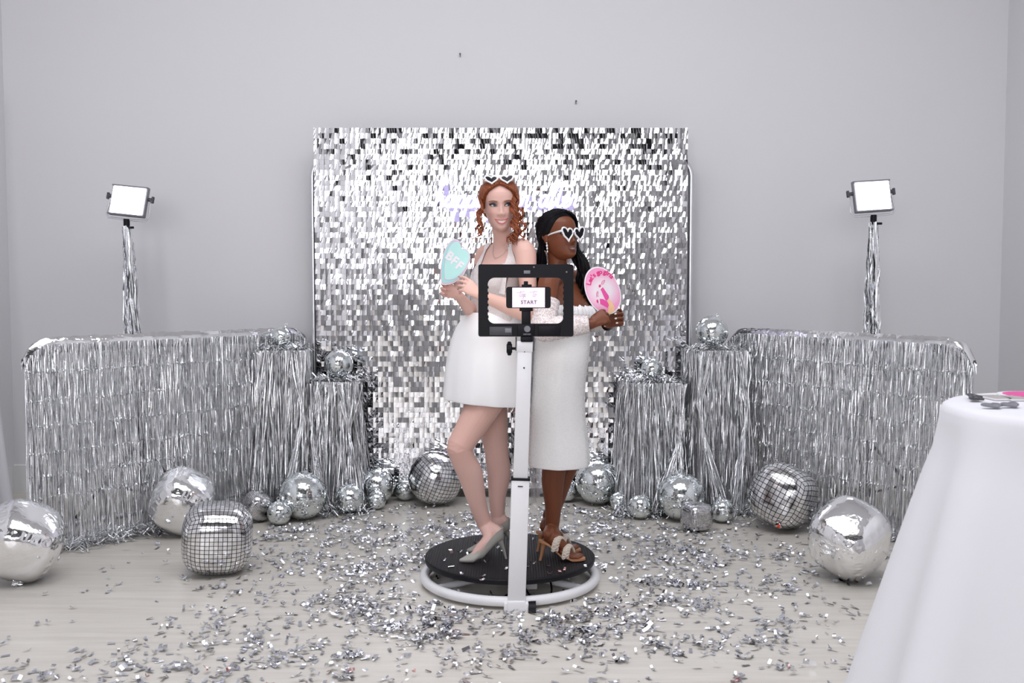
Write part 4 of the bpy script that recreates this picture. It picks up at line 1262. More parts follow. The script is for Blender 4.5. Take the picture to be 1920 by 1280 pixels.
def sparkle(name, col, dens, alpha=1.0, tint=(.9, .85, .86), metal_over=.72):
    """cloth sewn with tiny reflective sequins"""
    m = mat(name, col, .6, alpha=alpha)
    nt, b = nodes_of(m)
    tc = nt.nodes.new('ShaderNodeTexCoord')
    vo = nt.nodes.new('ShaderNodeTexVoronoi'); vo.inputs['Scale'].default_value = dens
    nt.links.new(tc.outputs['Object'], vo.inputs['Vector'])
    cr = nt.nodes.new('ShaderNodeValToRGB'); cr.color_ramp.elements[0].position = .45; cr.color_ramp.elements[1].position = .55
    cr.color_ramp.elements[0].color = (*col, 1); cr.color_ramp.elements[1].color = (*tint, 1)
    sx = nt.nodes.new('ShaderNodeSeparateXYZ'); nt.links.new(vo.outputs['Color'], sx.inputs[0]); nt.links.new(sx.outputs[0], cr.inputs[0])
    nt.links.new(cr.outputs[0], b.inputs['Base Color'])
    gt = nt.nodes.new('ShaderNodeMath'); gt.operation = 'GREATER_THAN'; gt.inputs[1].default_value = metal_over
    nt.links.new(sx.outputs[1], gt.inputs[0])
    rr = nt.nodes.new('ShaderNodeMapRange'); rr.inputs[3].default_value = .65; rr.inputs[4].default_value = .16
    nt.links.new(gt.outputs[0], rr.inputs[0]); nt.links.new(rr.outputs[0], b.inputs['Roughness'])
    bp = nt.nodes.new('ShaderNodeBump'); bp.inputs['Strength'].default_value = .7; bp.inputs['Distance'].default_value = .003
    nt.links.new(sx.outputs[2], bp.inputs['Height']); nt.links.new(bp.outputs[0], b.inputs['Normal'])
    return m
M['lace'] = sparkle('beaded_ivory_lace', (.82, .775, .765), 300, tint=(.78, .70, .685), metal_over=.80)
M['sequin_dress'] = sparkle('white_sequin_cloth', (.90, .90, .895), 300, tint=(.92, .915, .91), metal_over=.75)
M['sequin_mesh'] = sparkle('beaded_sheer_mesh', (.80, .76, .755), 260, tint=(.58, .49, .49), metal_over=.75)
M['fluff'] = mat('white_ruched_tulle', (.90, .90, .905), .8, noise=(60, .04), bump=(120, .6, .006), sheen=.4)
M['veil'] = mat('sheer_white_tulle', (.85, .85, .88), .8, noise=(60, .03), alpha=.42)
M['pump'] = mat('pale_grey_suede', (.40, .39, .355), .62, noise=(90, .05), sheen=.3)
M['tan_leather'] = mat('tan_leather', (.46, .22, .11), .5, noise=(60, .06))
M['braid'] = mat('ivory_braided_cord', (.62, .54, .46), .55, noise=(140, .12))
M['teeth'] = mat('white_teeth', (.84, .80, .74), .25, noise=(90, .02))
M['lip_pink'] = mat('rose_lipstick', (.56, .17, .17), .35, noise=(120, .08))
M['lip_brown'] = mat('brown_lipstick', (.14, .045, .035), .35, noise=(120, .08))
M['eye_white'] = mat('eye_white', (.72, .72, .74), .15, noise=(90, .02))
M['iris'] = mat('grey_blue_iris', (.06, .09, .11), .1, noise=(300, .3))
M['lash'] = mat('black_lashes', (.006, .006, .008), .6, noise=(90, .1))
M['brow_red'] = mat('auburn_brow', (.26, .10, .055), .7, noise=(200, .2))
M['brow_black'] = mat('black_brow', (.012, .008, .007), .7, noise=(200, .2))
M['silver'] = mat('silver_chain', (.8, .78, .78), .2, 1.0, noise=(90, .04))
M['crystal'] = mat('crystal_stone', (.9, .9, .92), .08, .7, noise=(90, .05))
M['nail_pink'] = mat('rose_nail', (.55, .20, .20), .25, noise=(60, .03)); M['nail_white'] = mat('white_nail', (.8, .74, .72), .25, noise=(60, .03))

def loft(mb, secs, n=32, sub=5, cap=True, expo=2.0):
    """secs: (centre, A, B front, B back) vectors; smooth closed surface through them"""
    arr = [np.concatenate([np.array(c, float), np.array(A, float), np.array(B, float), np.array(C, float)]) for c, A, B, C in secs]
    pts = catmull(arr, sub)
    vs, fs = [], []
    for s_ in pts:
        c, A, B, C = s_[:3], s_[3:6], s_[6:9], s_[9:12]
        for k in range(n):
            t = 2 * PI * k / n
            ct, st = math.cos(t), math.sin(t)
            ct = math.copysign(abs(ct) ** (2 / expo), ct); st = math.copysign(abs(st) ** (2 / expo), st)
            vs.append(c + A * ct + (B * st if st >= 0 else -C * st * -1 * -1 if False else (B * st if st >= 0 else C * (-st))))
    m = len(pts)
    for i in range(m - 1):
        for k in range(n):
            l = (k + 1) % n
            fs.append((i * n + k, i * n + l, (i + 1) * n + l, (i + 1) * n + k))
    if cap:
        fs.append(tuple(reversed(range(n)))); fs.append(tuple((m - 1) * n + k for k in range(n)))
    mb.add(vs, fs)
    return pts

def limb(mb, nodes, n=20, sub=5, cap=True):
    """nodes: (point, radius); smooth tapered tube with rounded ends"""
    arr = catmull([np.array([*p, r]) for p, r in nodes], sub)
    pts = [Vector(a[:3]) for a in arr]; rad = [max(.002, a[3]) for a in arr]
    if cap:
        t0 = (pts[0] - pts[1]).normalized(); t1 = (pts[-1] - pts[-2]).normalized()
        r0, r1 = rad[0], rad[-1]
        pts = [pts[0] + t0 * r0 * .9, pts[0] + t0 * r0 * .6] + pts + [pts[-1] + t1 * r1 * .6, pts[-1] + t1 * r1 * .9]
        rad = [r0 * .35, r0 * .78] + rad + [r1 * .78, r1 * .35]
    mb.tube(pts, rad, n=n)
    return pts, rad

def hand(mb, wrist, d, n, left, curl=(.5, .7, .5), spread=.04, thumb=None, scale=1.0, nails=None, wr=.024, per=None):
    """five-fingered hand; d points to the knuckles, n is the way the palm faces"""
    d = Vector(d).normalized(); n = Vector(n); n = (n - d * n.dot(d)).normalized()
    t = (n.cross(d) if left else d.cross(n)).normalized()
    w = Vector(wrist); s_ = scale
    sec = []
    for f, hw, th in ((0, .024, .019), (.25, .028, .019), (.55, .036, .018), (.85, .040, .016), (1.0, .037, .012)):
        c = w + d * (.082 * s_ * f)
        sec.append((c, t * hw * s_, n * th * s_ * 1.0, -n * th * s_ * .85))
    loft(mb, sec, n=18, sub=4)
    lens = (.066, .074, .069, .054); offs = (.0310, .0105, -.0100, -.0300)
    tips = []
    for i in range(4):
        b = w + d * (.078 - .004 * abs(i - 1)) * s_ + t * offs[i] * s_
        cu = per[i] if per else curl
        fd = (d + t * (1.5 - i) * spread).normalized()
        ang = 0; p = b; nodes = [(b - d * .018 * s_, .0088 * s_), (b, .0088 * s_)]
        for k, fr in enumerate((.46, .30, .24)):
            ang += cu[k]
            v = fd * math.cos(ang) + n * math.sin(ang)
            p = p + v * lens[i] * fr * s_
            nodes.append((p, (.0080, .0074, .0062)[k] * s_ * (.92 if i == 3 else 1)))
        limb(mb, nodes, n=12, sub=3)
        up = (n * math.cos(ang) - fd * math.sin(ang))
        tips.append((p, v, -up))
    b = w + d * .018 * s_ + t * .022 * s_
    th = thumb or (.55, .75, .35)          # along hand, out to the side, towards the palm
    v1 = (d * th[0] + t * th[1] + n * th[2]).normalized()
    v2 = (d * (th[0] + .5) + t * (th[1] - .35) + n * (th[2] + .15)).normalized()
    p1 = b + v1 * .040 * s_; p2 = p1 + v2 * .028 * s_; p3 = p2 + v2 * .022 * s_
    limb(mb, [(b, .0135 * s_), (p1, .0115 * s_), (p2, .0098 * s_), (p3, .0075 * s_)], n=12, sub=3)
    tips.append((p3, v2, (t * .5 - n * .5).normalized()))
    if nails is not None:
        for (p, v, u) in tips:
            side = v.cross(u).normalized(); u2 = side.cross(v).normalized()
            R = Matrix((v, side, u2)).transposed()
            nails.ball(p + u2 * .0062 * s_ + v * .002, (.0065 * s_, .0046 * s_, .0022), 10, 6, rot=R)
    return tips

# ------------------------------------------------------------------ head
HZ = [-.112, -.106, -.096, -.080, -.060, -.040, -.020, 0, .020, .040, .060, .080, .095, .105, .111]
HF = [.062, .078, .086, .085, .084, .084, .084, .083, .087, .0875, .082, .066, .045, .022, .002]
HB = [.02, .0, -.015, -.035, -.055, -.072, -.083, -.090, -.095, -.096, -.093, -.082, -.064, -.040, -.014]
HW = [.012, .026, .037, .0475, .0545, .0600, .0645, .0675, .0700, .0715, .0700, .0610, .0470, .0290, .0085]
_zz = np.linspace(-.130, .130, 521)
def _smooth(t):
    v = np.interp(_zz, HZ, t); k = np.hanning(45); k /= k.sum()
    s_ = np.convolve(np.pad(v, 22, mode='edge'), k, mode='valid')
    w = np.clip((.092 - np.abs(_zz - .0)) / .02, 0, 1)          # keep the crown and chin as drawn
    return v * (1 - w) + s_ * w
_F_, _B_, _W_ = _smooth(HF), _smooth(HB), _smooth(HW)
def head_dims(z):
    return np.interp(z, _zz, _F_), np.interp(z, _zz, _B_), np.interp(z, _zz, _W_)
def G(x, s): return math.exp(-(x / s) ** 2)
def face_feat(x, z, smile=1.0):
    ax = abs(x); d = 0
    nz = np.interp(z, [-.056, -.050, -.045, -.038, -.026, -.010, .006, .022], [0, .004, .014, .0215, .0165, .0100, .0050, 0])
    d += nz * G(x, .0085 + .005 * G(z + .040, .014))
    d += .0075 * G(ax - .0125, .0055) * G(z + .0425, .007)
    d -= .0075 * G(ax - .030, .014) * G(z - .001, .010)
    d += .0035 * G(ax - .030, .020) * G(z - .019, .008)
    d += (.0035 + .004 * smile) * G(ax - .040, .017) * G(z + .033, .016)
    d += .0050 * G(x, .021) * G(z + .0655, .0075)
    d += .0050 * G(x, .017) * G(z + .0815, .0065)
    d -= .0030 * G(x, .020) * G(z + .0905, .005)
    d += .0045 * G(x, .018) * G(z + .101, .010)
    return d
def face_y(x, z, smile=1.0):
    f, b, w = head_dims(z)
    y0 = b * .25 + f * .15
    q = min(.999, abs(x) / w)
    return y0 + (f - y0) * (1 - q ** 2.3) ** (1 / 2.3) + face_feat(x, z, smile)
def head_mesh(mb, T, smile):
    n = 120; rows = []
    zs = np.concatenate([np.linspace(-.112, -.09, 10), np.linspace(-.088, .06, 60), np.linspace(.063, .111, 26)])
    for z in zs:
        f, b, w = head_dims(z); y0 = b * .25 + f * .15
        r = []
        for k in range(n):
            t = 2 * PI * k / n
            ct, st = math.cos(t), math.sin(t)
            e = 2 / 2.3
            x = w * math.copysign(abs(ct) ** e, ct)
            ys = math.copysign(abs(st) ** e, st)
            y = y0 + ((f - y0) if ys > 0 else (y0 - b)) * ys
            if ys > .02: y += face_feat(x, z, smile) * min(1, ys * 4)
            r.append(T(Vector((x, y, z))))
        rows.append(r)
    vs = [p for r in rows for p in r]; fs = []
    for i in range(len(rows) - 1):
        for k in range(n):
            l = (k + 1) % n
            fs.append((i * n + k, i * n + l, (i + 1) * n + l, (i + 1) * n + k))
    fs.append(tuple(reversed(range(n)))); fs.append(tuple((len(rows) - 1) * n + k for k in range(n)))
    mb.add(vs, fs)
def add_ears(mb, T, S):
    for s_ in (-1, 1):
        for (dx, dy, dz, r) in ((.006, -.014, .006, (.008, .017, .024)), (.007, -.010, -.016, (.008, .012, .014)), (.012, -.023, .010, (.007, .008, .021))):
            c = Vector((s_ * (.066 + dx), dy, dz))
            vs0 = len(mb.v)
            mb.ball((0, 0, 0), r, 14, 10)
            for i in range(vs0, len(mb.v)):
                q = Vector(mb.v[i]); mb.v[i] = tuple(T(c + q))

def frame_T(c, fwd, up, S):
    F = Vector(fwd).normalized(); U = Vector(up); U = (U - F * U.dot(F)).normalized(); Lf = U.cross(F)
    def T(v): return Vector(c) + (Lf * v.x + F * v.y + U * v.z) * S
    def inv(p):
        q = (Vector(p) - Vector(c)) / S
        return Vector((q.dot(Lf), q.dot(F), q.dot(U)))
    return T, inv, (Lf, F, U)

def finish_body(mb, root, m, voxel, colour_fn, origin_name='body'):
    me = bpy.data.meshes.new('raw'); me.from_pydata(mb.v, [], mb.f); me.update()
    ob = bpy.data.objects.new('raw', me); scene.collection.objects.link(ob)
    md = ob.modifiers.new('r', 'REMESH'); md.mode = 'VOXEL'; md.voxel_size = voxel; md.adaptivity = 0
    sm = ob.modifiers.new('s', 'SMOOTH'); sm.factor = .5; sm.iterations = 3
    dg = bpy.context.evaluated_depsgraph_get(); dg.update()
    out = bpy.data.meshes.new_from_object(ob.evaluated_get(dg))
    nv = len(out.vertices)
    co = np.empty(nv * 3); out.vertices.foreach_get('co', co); co = co.reshape(-1, 3)
    fcs = [tuple(p.vertices) for p in out.polygons]
    bpy.data.objects.remove(ob); bpy.data.meshes.remove(me); bpy.data.meshes.remove(out)
    b = link_mesh(origin_name, co, fcs, m, root, smooth='all')
    ca = b.data.color_attributes.new('skin_colour', 'FLOAT_COLOR', 'POINT')
    cols = colour_fn(co)
    ca.data.foreach_set('color', np.concatenate([cols, np.ones((nv, 1))], 1).ravel())
    bvh = BVHTree.FromPolygons([Vector(p) for p in co], fcs)
    return b, bvh

def surface_patch(T, fn, off, upts, smile):
    pass

def mouth(root, T, hw, zc, curve, gap, lipm, smile, ulip=.0036, llip=.0050, xoff=0):
    rows = []
    N = 17
    us = np.linspace(-1, 1, N)
    def ztop(u): return zc + curve * u * u - .001 * (1 - u * u)
    def zbot(u): return zc + curve * u * u - gap * (1 - abs(u) ** 2.2)
    for k in range(6):
        r = []
        for u in us:
            z = ztop(u) + (zbot(u) - ztop(u)) * k / 5
            r.append(T(Vector((xoff + u * hw * .93, face_y(u * hw, z, smile) + .0020 - .004 * u * u, z))))
        rows.append(r)
    m = MB(); m.grid(rows); m.build('teeth', M['teeth'], root)
    m = MB()
    pts = [T(Vector((xoff + u * hw, face_y(u * hw, ztop(u) + .002, smile) + .0022 - .003 * u * u, ztop(u) + ulip * .62 * (1 - u * u) + (.0012 * G(abs(u) - .22, .15))))) for u in us]
    m.tube(pts, [ulip * (1 - .78 * u * u) * .8 + .0008 for u in us], n=10)
    pts = [T(Vector((xoff + u * hw, face_y(u * hw, zbot(u) - .002, smile) + .0022 - .003 * u * u, zbot(u) - llip * .6 * (1 - u * u)))) for u in us]
    m.tube(pts, [llip * (1 - .82 * u * u) * .8 + .0008 for u in us], n=10)
    m.build('lips', lipm, root)

def eye(root, T, x0, gaze, smile, browm, sgn):
    """almond eye with iris, lash line and brow; sgn is the outer side"""
    hw, hu, hl = .0152, .0056, .0036
    def zu(u): return hu * (1 - u * u) + .0025 * u * sgn
    def zl(u): return -hl * (1 - u * u) + .0025 * u * sgn
    us = np.linspace(-1, 1, 15)
    def yy(x, z, o): return face_y(x, z, smile) + .0022 + o
    rows = [[T(Vector((x0 + u * hw, yy(x0 + u * hw, 0, .0018 * (1 - u * u)), zu(u) + (zl(u) - zu(u)) * k / 5))) for u in us] for k in range(6)]
    m = MB(); m.grid(rows); m.build('eye_white', M['eye_white'], root)
    m = MB(); rows = []
    gx = x0 + gaze * hw
    for k in range(5):
        r = []
        for j in range(20):
            a = 2 * PI * j / 20; rr = .0062 * k / 4
            x = gx + math.cos(a) * rr; z = .001 + math.sin(a) * rr
            u = max(-.98, min(.98, (x - x0) / hw))
            z = min(max(z, zl(u)), zu(u))
            r.append(T(Vector((x, yy(x0 + u * hw, 0, .0018 * (1 - u * u) + .0006), z))))
        rows.append(r)
    m.grid(rows, closed=True); m.build('iris', M['iris'], root)
    m = MB()
    lu = np.linspace(-1.0, 1.0, 15)
    m.tube([T(Vector((x0 + u * hw * (1.02 if u * sgn < 0 else 1.14), yy(x0 + u * hw, 0, .0016), zu(u) + .0006 + (.0022 if u * sgn > .85 else 0)))) for u in lu], [.0013 + .0014 * max(0, u * sgn + .5) for u in lu], n=8)
    m.tube([T(Vector((x0 + u * hw, yy(x0 + u * hw, 0, .0012), zl(u) - .0002))) for u in lu], [.0005 + .0005 * max(0, u * sgn) for u in lu], n=6)
    m.build('lashes', M['lash'], root)
    m = MB()
    bu = np.linspace(-1, 1, 11)
    pts = [T(Vector((x0 + u * .019 + sgn * .002, face_y(x0 + u * .019, .02, smile) + .0018, .0165 + .004 * (1 - (u * sgn - .35) ** 2) - .001 * u * sgn))) for u in bu]
    m.tube(pts, [.0023 * (1 - .55 * max(0, u * sgn)) * (.75 if u * sgn < -.9 else 1) for u in bu], n=8)
    m.build('eyebrow', browm, root)

def head_colour(co, T_inv, base, lip, blush, shadow):
    cols = np.tile(np.array(base), (len(co), 1))
    _, F = None, None
    return cols

def scalp(bvh, T, local_dir, lift):
    c = T(Vector((0, -.005, .0))); d = (T(Vector(local_dir)) - T(Vector((0, 0, 0)))).normalized()
    hit = bvh.ray_cast(c, d)
    p = hit[0] if hit[0] is not None else c + d * .1
    return p + d * lift

def hair_cap(mb, T, mask, off, n=120):
    zs = np.concatenate([np.linspace(-.095, .06, 48), np.linspace(.064, .111, 20)])
    rows, ok = [], []
    for z in zs:
        f, b, w = head_dims(z); y0 = b * .25 + f * .15
        r, o = [], []
        for k in range(n):
            t = 2 * PI * k / n; e = 2 / 2.3
            ct, st = math.cos(t), math.sin(t)
            x = w * math.copysign(abs(ct) ** e, ct); ys = math.copysign(abs(st) ** e, st)
            y = y0 + ((f - y0) if ys > 0 else (y0 - b)) * ys
            mk = mask(x, y, z)
            c = Vector((0, -.01, .02)); v = Vector((x, y, z)) - c
            lift = off * min(1, max(-.35, mk / .02))
            r.append(T(c + v * (1 + lift / v.length))); o.append(mk > -.012)
        rows.append(r); ok.append(o)
    vs = [p for r in rows for p in r]; fs = []
    for i in range(len(rows) - 1):
        for k in range(n):
            l = (k + 1) % n
            if ok[i][k] and ok[i][l] and ok[i + 1][k] and ok[i + 1][l]:
                fs.append((i * n + k, i * n + l, (i + 1) * n + l, (i + 1) * n + k))
    fs.append(tuple((len(rows) - 1) * n + k for k in range(n)))
    mb.add(vs, fs)

def pump_shoe(root, toe, heel, hh, m, name='pump'):
    """pointed court shoe from heel tip to toe tip, both on the ground"""
    toe, heel = Vector(toe), Vector(heel)
    d = toe - heel; d.z = 0; L = d.length; d.normalize(); s_ = d.cross(Vector((0, 0, 1)))
    z0 = heel.z
    def sole(u):
        return np.interp(u, [0, .08, .2, .35, .5, .62, .72, .9, 1.0], [hh, hh * .97, hh * .84, hh * .55, hh * .24, .020, .007, .006, .008])
    rows = []
    U = np.concatenate([np.linspace(0, .6, 16), np.linspace(.63, 1.0, 14)])
    for u in U:
        w = np.interp(u, [0, .03, .08, .2, .4, .6, .72, .85, .95, 1.0], [.008, .022, .029, .033, .034, .039, .040, .027, .012, .003])
        h = np.interp(u, [0, .08, .2, .4, .55, .62, .72, .85, 1.0], [.056, .056, .054, .050, .038, .034, .034, .024, .009])
        op = np.interp(u, [0, .5, .60, .66, 1], [1, 1, .92, 0, 0])
        zb = sole(u); c = heel + d * (u * (L - .016) + .016)
        r = []
        for (a, b) in ((op, 1.0), (.35 + .65 * op if op < 1 else 1.0, .92 if op < 1 else .98), (1.0, .55), (.98, .2), (.75, 0), (0, -.03), (-.75, 0), (-.98, .2), (-1.0, .55), (-(.35 + .65 * op) if op < 1 else -1.0, .92 if op < 1 else .98), (-op, 1.0)):
            r.append(c + s_ * (w * a) + Vector((0, 0, zb + h * b)))
        rows.append(r)
    sh = MB(); sh.grid(rows)
    k = len(rows)
    ob = sh.build(name, m, root, smooth='all')
    md = ob.modifiers.new('thickness', 'SOLIDIFY'); md.thickness = .003; md.offset = 0
    hl = MB(); c = heel
    hl.tube([c + d * .036 + Vector((0, 0, hh * .95)), c + d * .022 + Vector((0, 0, hh * .7)), c + d * .010 + Vector((0, 0, hh * .4)), c + Vector((0, 0, .002))], [.019, .011, .0065, .005], n=12)
    hl.build('stiletto_heel', m, ob)
    return d, s_, L

def strap_sandal(root, toe, heel, hh):
    toe, heel = Vector(toe), Vector(heel)
    d = toe - heel; d.z = 0; L = d.length; d.normalize(); s_ = d.cross(Vector((0, 0, 1)))
    def sole(u): return np.interp(u, [-.05, .08, .2, .35, .5, .62, .72, 1.0], [hh, hh * .96, hh * .82, hh * .52, hh * .22, .018, .008, .008])
    rows_t, rows_b = [], []
    for u in np.linspace(-.04, 1.04, 26):
        w = np.interp(u, [-.04, 0, .08, .2, .4, .65, .85, .97, 1.04], [.006, .02, .027, .027, .026, .038, .037, .028, .010])
        c = heel + d * (u * L); z = sole(u)
        rows_t.append([c + s_ * w * a + Vector((0, 0, z + .008)) for a in np.linspace(-1, 1, 7)])
        rows_b.append([c + s_ * w * a + Vector((0, 0, z - .001)) for a in np.linspace(1, -1, 7)])
    mb = MB(); mb.grid([t + b for t, b in zip(rows_t, rows_b)], closed=True)
    ob = mb.build('sandal', M['tan_leather'], root)
    hl = MB(); hl.tube([heel + d * .018 + Vector((0, 0, hh * .95)), heel + d * .012 + Vector((0, 0, hh * .6)), heel + Vector((0, 0, .001))], [.016, .009, .0065], n=12)
    hl.build('stiletto_heel', M['tan_leather'], ob)
    for (u0, u1) in ((.60, .32), (.76, .56)):
        # braided band: cords plaited over the foot, from the far side to the near side
        for k in range(3):
            pts = []
            for j in range(49):
                f = j / 48; a = PI * f
                u = u0 + (u1 - u0) * f
                w = np.interp(u, [.3, .5, .65, .9], [.037, .039, .043, .040])
                hgt = np.interp(u, [.3, .4, .55, .7, .85], [.098, .084, .066, .050, .036])
                c = heel + d * (u * L) + Vector((0, 0, sole(u) + .002))
                ph = 2 * PI * (f * 5 + k / 3)
                pts.append(c + s_ * (-math.cos(a) * w) + Vector((0, 0, math.sin(a) ** .8 * hgt)) + d * (.0115 * math.sin(ph)) + (s_ * -math.cos(a) + Vector((0, 0, math.sin(a)))) * (.0035 * math.cos(2 * ph)))
            MB().tube(pts, .0078, n=8).build('braided_strap', M['braid'], ob)
    return d, s_, L

def foot(mb, ankle, toe, heel, hh, ar=.035, toes=True):
    toe, heel, ankle = Vector(toe), Vector(heel), Vector(ankle)
    d = toe - heel; d.z = 0; L = d.length; d.normalize(); s_ = d.cross(Vector((0, 0, 1)))
    at = lambda u, z, s=0: heel + d * (u * L) + Vector((0, 0, z)) + s_ * s
    hb = at(.17, hh + .030)
    limb(mb, [(ankle + Vector((0, 0, .03)), ar), (ankle, ar), (at(.36, hh * .62 + .047), .029), (at(.55, hh * .25 + .036), .026), (at(.70, .027), .019), (at(.84, .018), .012)], n=18)
    limb(mb, [(ankle, ar * .95), (hb.lerp(ankle, .4), .030), (hb, .026)], n=16)
    limb(mb, [(hb, .023), (at(.3, hh * .66 + .028), .020), (at(.52, hh * .25 + .027), .019), (at(.68, .026), .017)], n=14)
    loft(mb, [(at(.45, hh * .3 + .022), s_ * .026, Vector((0, 0, .018)), Vector((0, 0, -.016))), (at(.62, .030), s_ * .034, Vector((0, 0, .020)), Vector((0, 0, -.014))), (at(.74, .022), s_ * (.035 if toes else .028), Vector((0, 0, .013)), Vector((0, 0, -.010))), (at(.85, .018), s_ * (.030 if toes else .014), Vector((0, 0, .010)), Vector((0, 0, -.007)))], n=18)
    if toes:
        for k, (o, l, r) in enumerate(((.026, 1.0, .0095), (.011, .985, .0075), (-.002, .96, .007), (-.014, .93, .0066), (-.026, .89, .0062))):
            limb(mb, [(at(.76, .022, -o), r * 1.05), (at(l - .08, .022, -o), r), (at(l - .02, .018, -o), r * .9)], n=10, sub=3)

VX, VY, VZ = Vector((1, 0, 0)), Vector((0, 1, 0)), Vector((0, 0, 1))
def body_secs(rows, fwd):
    F = Vector((*fwd, 0)).normalized(); Lf = VZ.cross(F)
    return [(P(px, py, Y), Lf * a, F * f, -F * b) for (px, py, Y, a, f, b) in rows], F, Lf
# ================================================================== woman in the short satin dress
w1 = thing('person', P(925, 1045, 4.66), 'woman with copper curls in a short white dress holding the mint heart sign', 'person')
b1 = MB(); nails1 = MB()
a1 = math.radians(50)
rows1 = [(930, 722, 4.70, .10, .07, .09), (928, 700, 4.70, .140, .10, .11), (926, 655, 4.70, .140, .095, .105), (926, 612, 4.70, .130, .085, .09), (925, 588, 4.70, .116, .082, .080),
         (927, 562, 4.70, .120, .092, .085), (931, 536, 4.70, .130, .120, .09), (934, 508, 4.70, .132, .105, .09), (939, 487, 4.71, .142, .076, .085), (943, 471, 4.715, .120, .054, .066), (943, 460, 4.72, .066, .044, .050),
         (942, 447, 4.715, .047, .042, .046), (940, 428, 4.70, .045, .044, .046), (939, 410, 4.69, .045, .04, .046)]
S1, F1, L1 = body_secs(rows1, (-math.sin(a1), -math.cos(a1)))
loft(b1, S1, n=40, sub=6)
# head
T1, I1, AX1 = frame_T(P(936.5, 386.5, 4.665), (.085, -1, -.02), (-.05, 0, 1), 1.04)
head_mesh(b1, T1, 1.0); add_ears(b1, T1, 1)
# arms
sh_l, el_l, wr_l = P(983, 470, 4.585), P(997, 592, 4.50), P(899, 553, 4.385)
sh_r, el_r, wr_r = P(908, 481, 4.835), P(897, 600, 4.80), P(860, 554, 4.50)
limb(b1, [(P(960, 464, 4.65), .036), (sh_l, .050), (sh_l.lerp(el_l, .35), .043), (sh_l.lerp(el_l, .75), .037), (el_l, .036)])
limb(b1, [(el_l, .036), (el_l.lerp(wr_l, .3), .038), (el_l.lerp(wr_l, .75), .028), (wr_l, .023)])
limb(b1, [(P(925, 474, 4.79), .042), (sh_r, .046), (sh_r.lerp(el_r, .5), .040), (el_r, .035)])
limb(b1, [(el_r, .035), (el_r.lerp(wr_r, .3), .036), (el_r.lerp(wr_r, .75), .027), (wr_r, .023)])
hand(b1, wr_l, (-.70, -.10, .52), (-.50, .82, -.25), True, per=((.30, .55, .30), (.50, .75, .40), (.65, .90, .45), (.80, 1.0, .5)), spread=.06, thumb=(.85, .30, .50), nails=nails1, scale=.92)
hand(b1, wr_r, (-.78, -.12, .40), (.15, -.95, .15), False, per=((.75, 1.15, .7), (.80, 1.2, .7), (.85, 1.25, .7), (.9, 1.25, .7)), spread=.05, thumb=(.50, .80, .25), nails=nails1, scale=.92)
# legs
toe1, heel1 = PF(862, 1055, DZ), PF(949, 1048, DZ)
toe2, heel2 = PF(876, 1036, DZ), PF(961, 1029, DZ)
an1, an2 = P(909, 984, 4.625), P(933, 966, 4.76)
hip1, kn1 = P(938, 705, 4.65), P(861, 838, 4.52)
hip2, kn2 = P(912, 705, 4.78), P(931, 846, 4.75)
limb(b1, [(hip1, .086), (hip1.lerp(kn1, .4), .083), (hip1.lerp(kn1, .8), .066), (kn1, .060)], n=26)
limb(b1, [(kn1, .059), (kn1.lerp(an1, .15), .056), (kn1.lerp(an1, .36) + F1 * -.012, .058), (kn1.lerp(an1, .7), .043), (an1, .034)], n=26)
limb(b1, [(hip2, .086), (hip2.lerp(kn2, .4), .082), (hip2.lerp(kn2, .8), .064), (kn2, .057)], n=26)
limb(b1, [(kn2, .057), (kn2.lerp(an2, .36) + F1 * -.012, .057), (kn2.lerp(an2, .7), .042), (an2, .034)], n=26)
foot(b1, an1, toe1, heel1, .10, .033, toes=False); foot(b1, an2, toe2, heel2, .10, .033, toes=False)

def colours1(co):
    base = np.array((.70, .44, .375))
    cols = np.tile(base, (len(co), 1))
    o = np.array(T1(Vector((0, 0, 0)))); q = (co - o) / 1.04
    lx, ly, lz = q @ np.array(AX1[0]), q @ np.array(AX1[1]), q @ np.array(AX1[2])
    face = (ly > .02) & (np.abs(lz) < .13)
    bl = np.exp(-((np.abs(lx) - .042) / .018) ** 2 - ((lz + .032) / .016) ** 2) * face
    cols = cols * (1 - .35 * bl[:, None]) + np.array((.70, .30, .27)) * (.35 * bl[:, None])
    es = np.exp(-((np.abs(lx) - .033) / .015) ** 2 - ((lz - .0095) / .0065) ** 2) * face
    es = np.clip(es * 1.15, 0, 1)
    cols = cols * (1 - .92 * es[:, None]) + np.array((.055, .05, .06)) * (.92 * es[:, None])
    # slightly rosier knees and legs
    leg = np.clip((.78 - co[:, 2]) / .2, 0, 1)[:, None]
    cols = cols * (1 - .8 * leg) + np.array((.76, .50, .445)) * (.8 * leg)
    k = np.exp(-np.sum((co - np.array(kn1)) ** 2, 1) / .006)[:, None]
    return cols * (1 - .3 * k) + np.array((.60, .30, .26)) * (.3 * k)
body1, bvh1 = finish_body(b1, w1, M['skin_pale'], .0031, colours1)
nails1.build('nails', M['nail_pink'], w1)
mouth(w1, T1, .0300, -.0665, .0095, .0118, M['lip_pink'], 1.0, ulip=.0025, llip=.0036)
for sg in (-1, 1): eye(w1, T1, sg * .0315, .30, 1.0, M['brow_red'], sg)

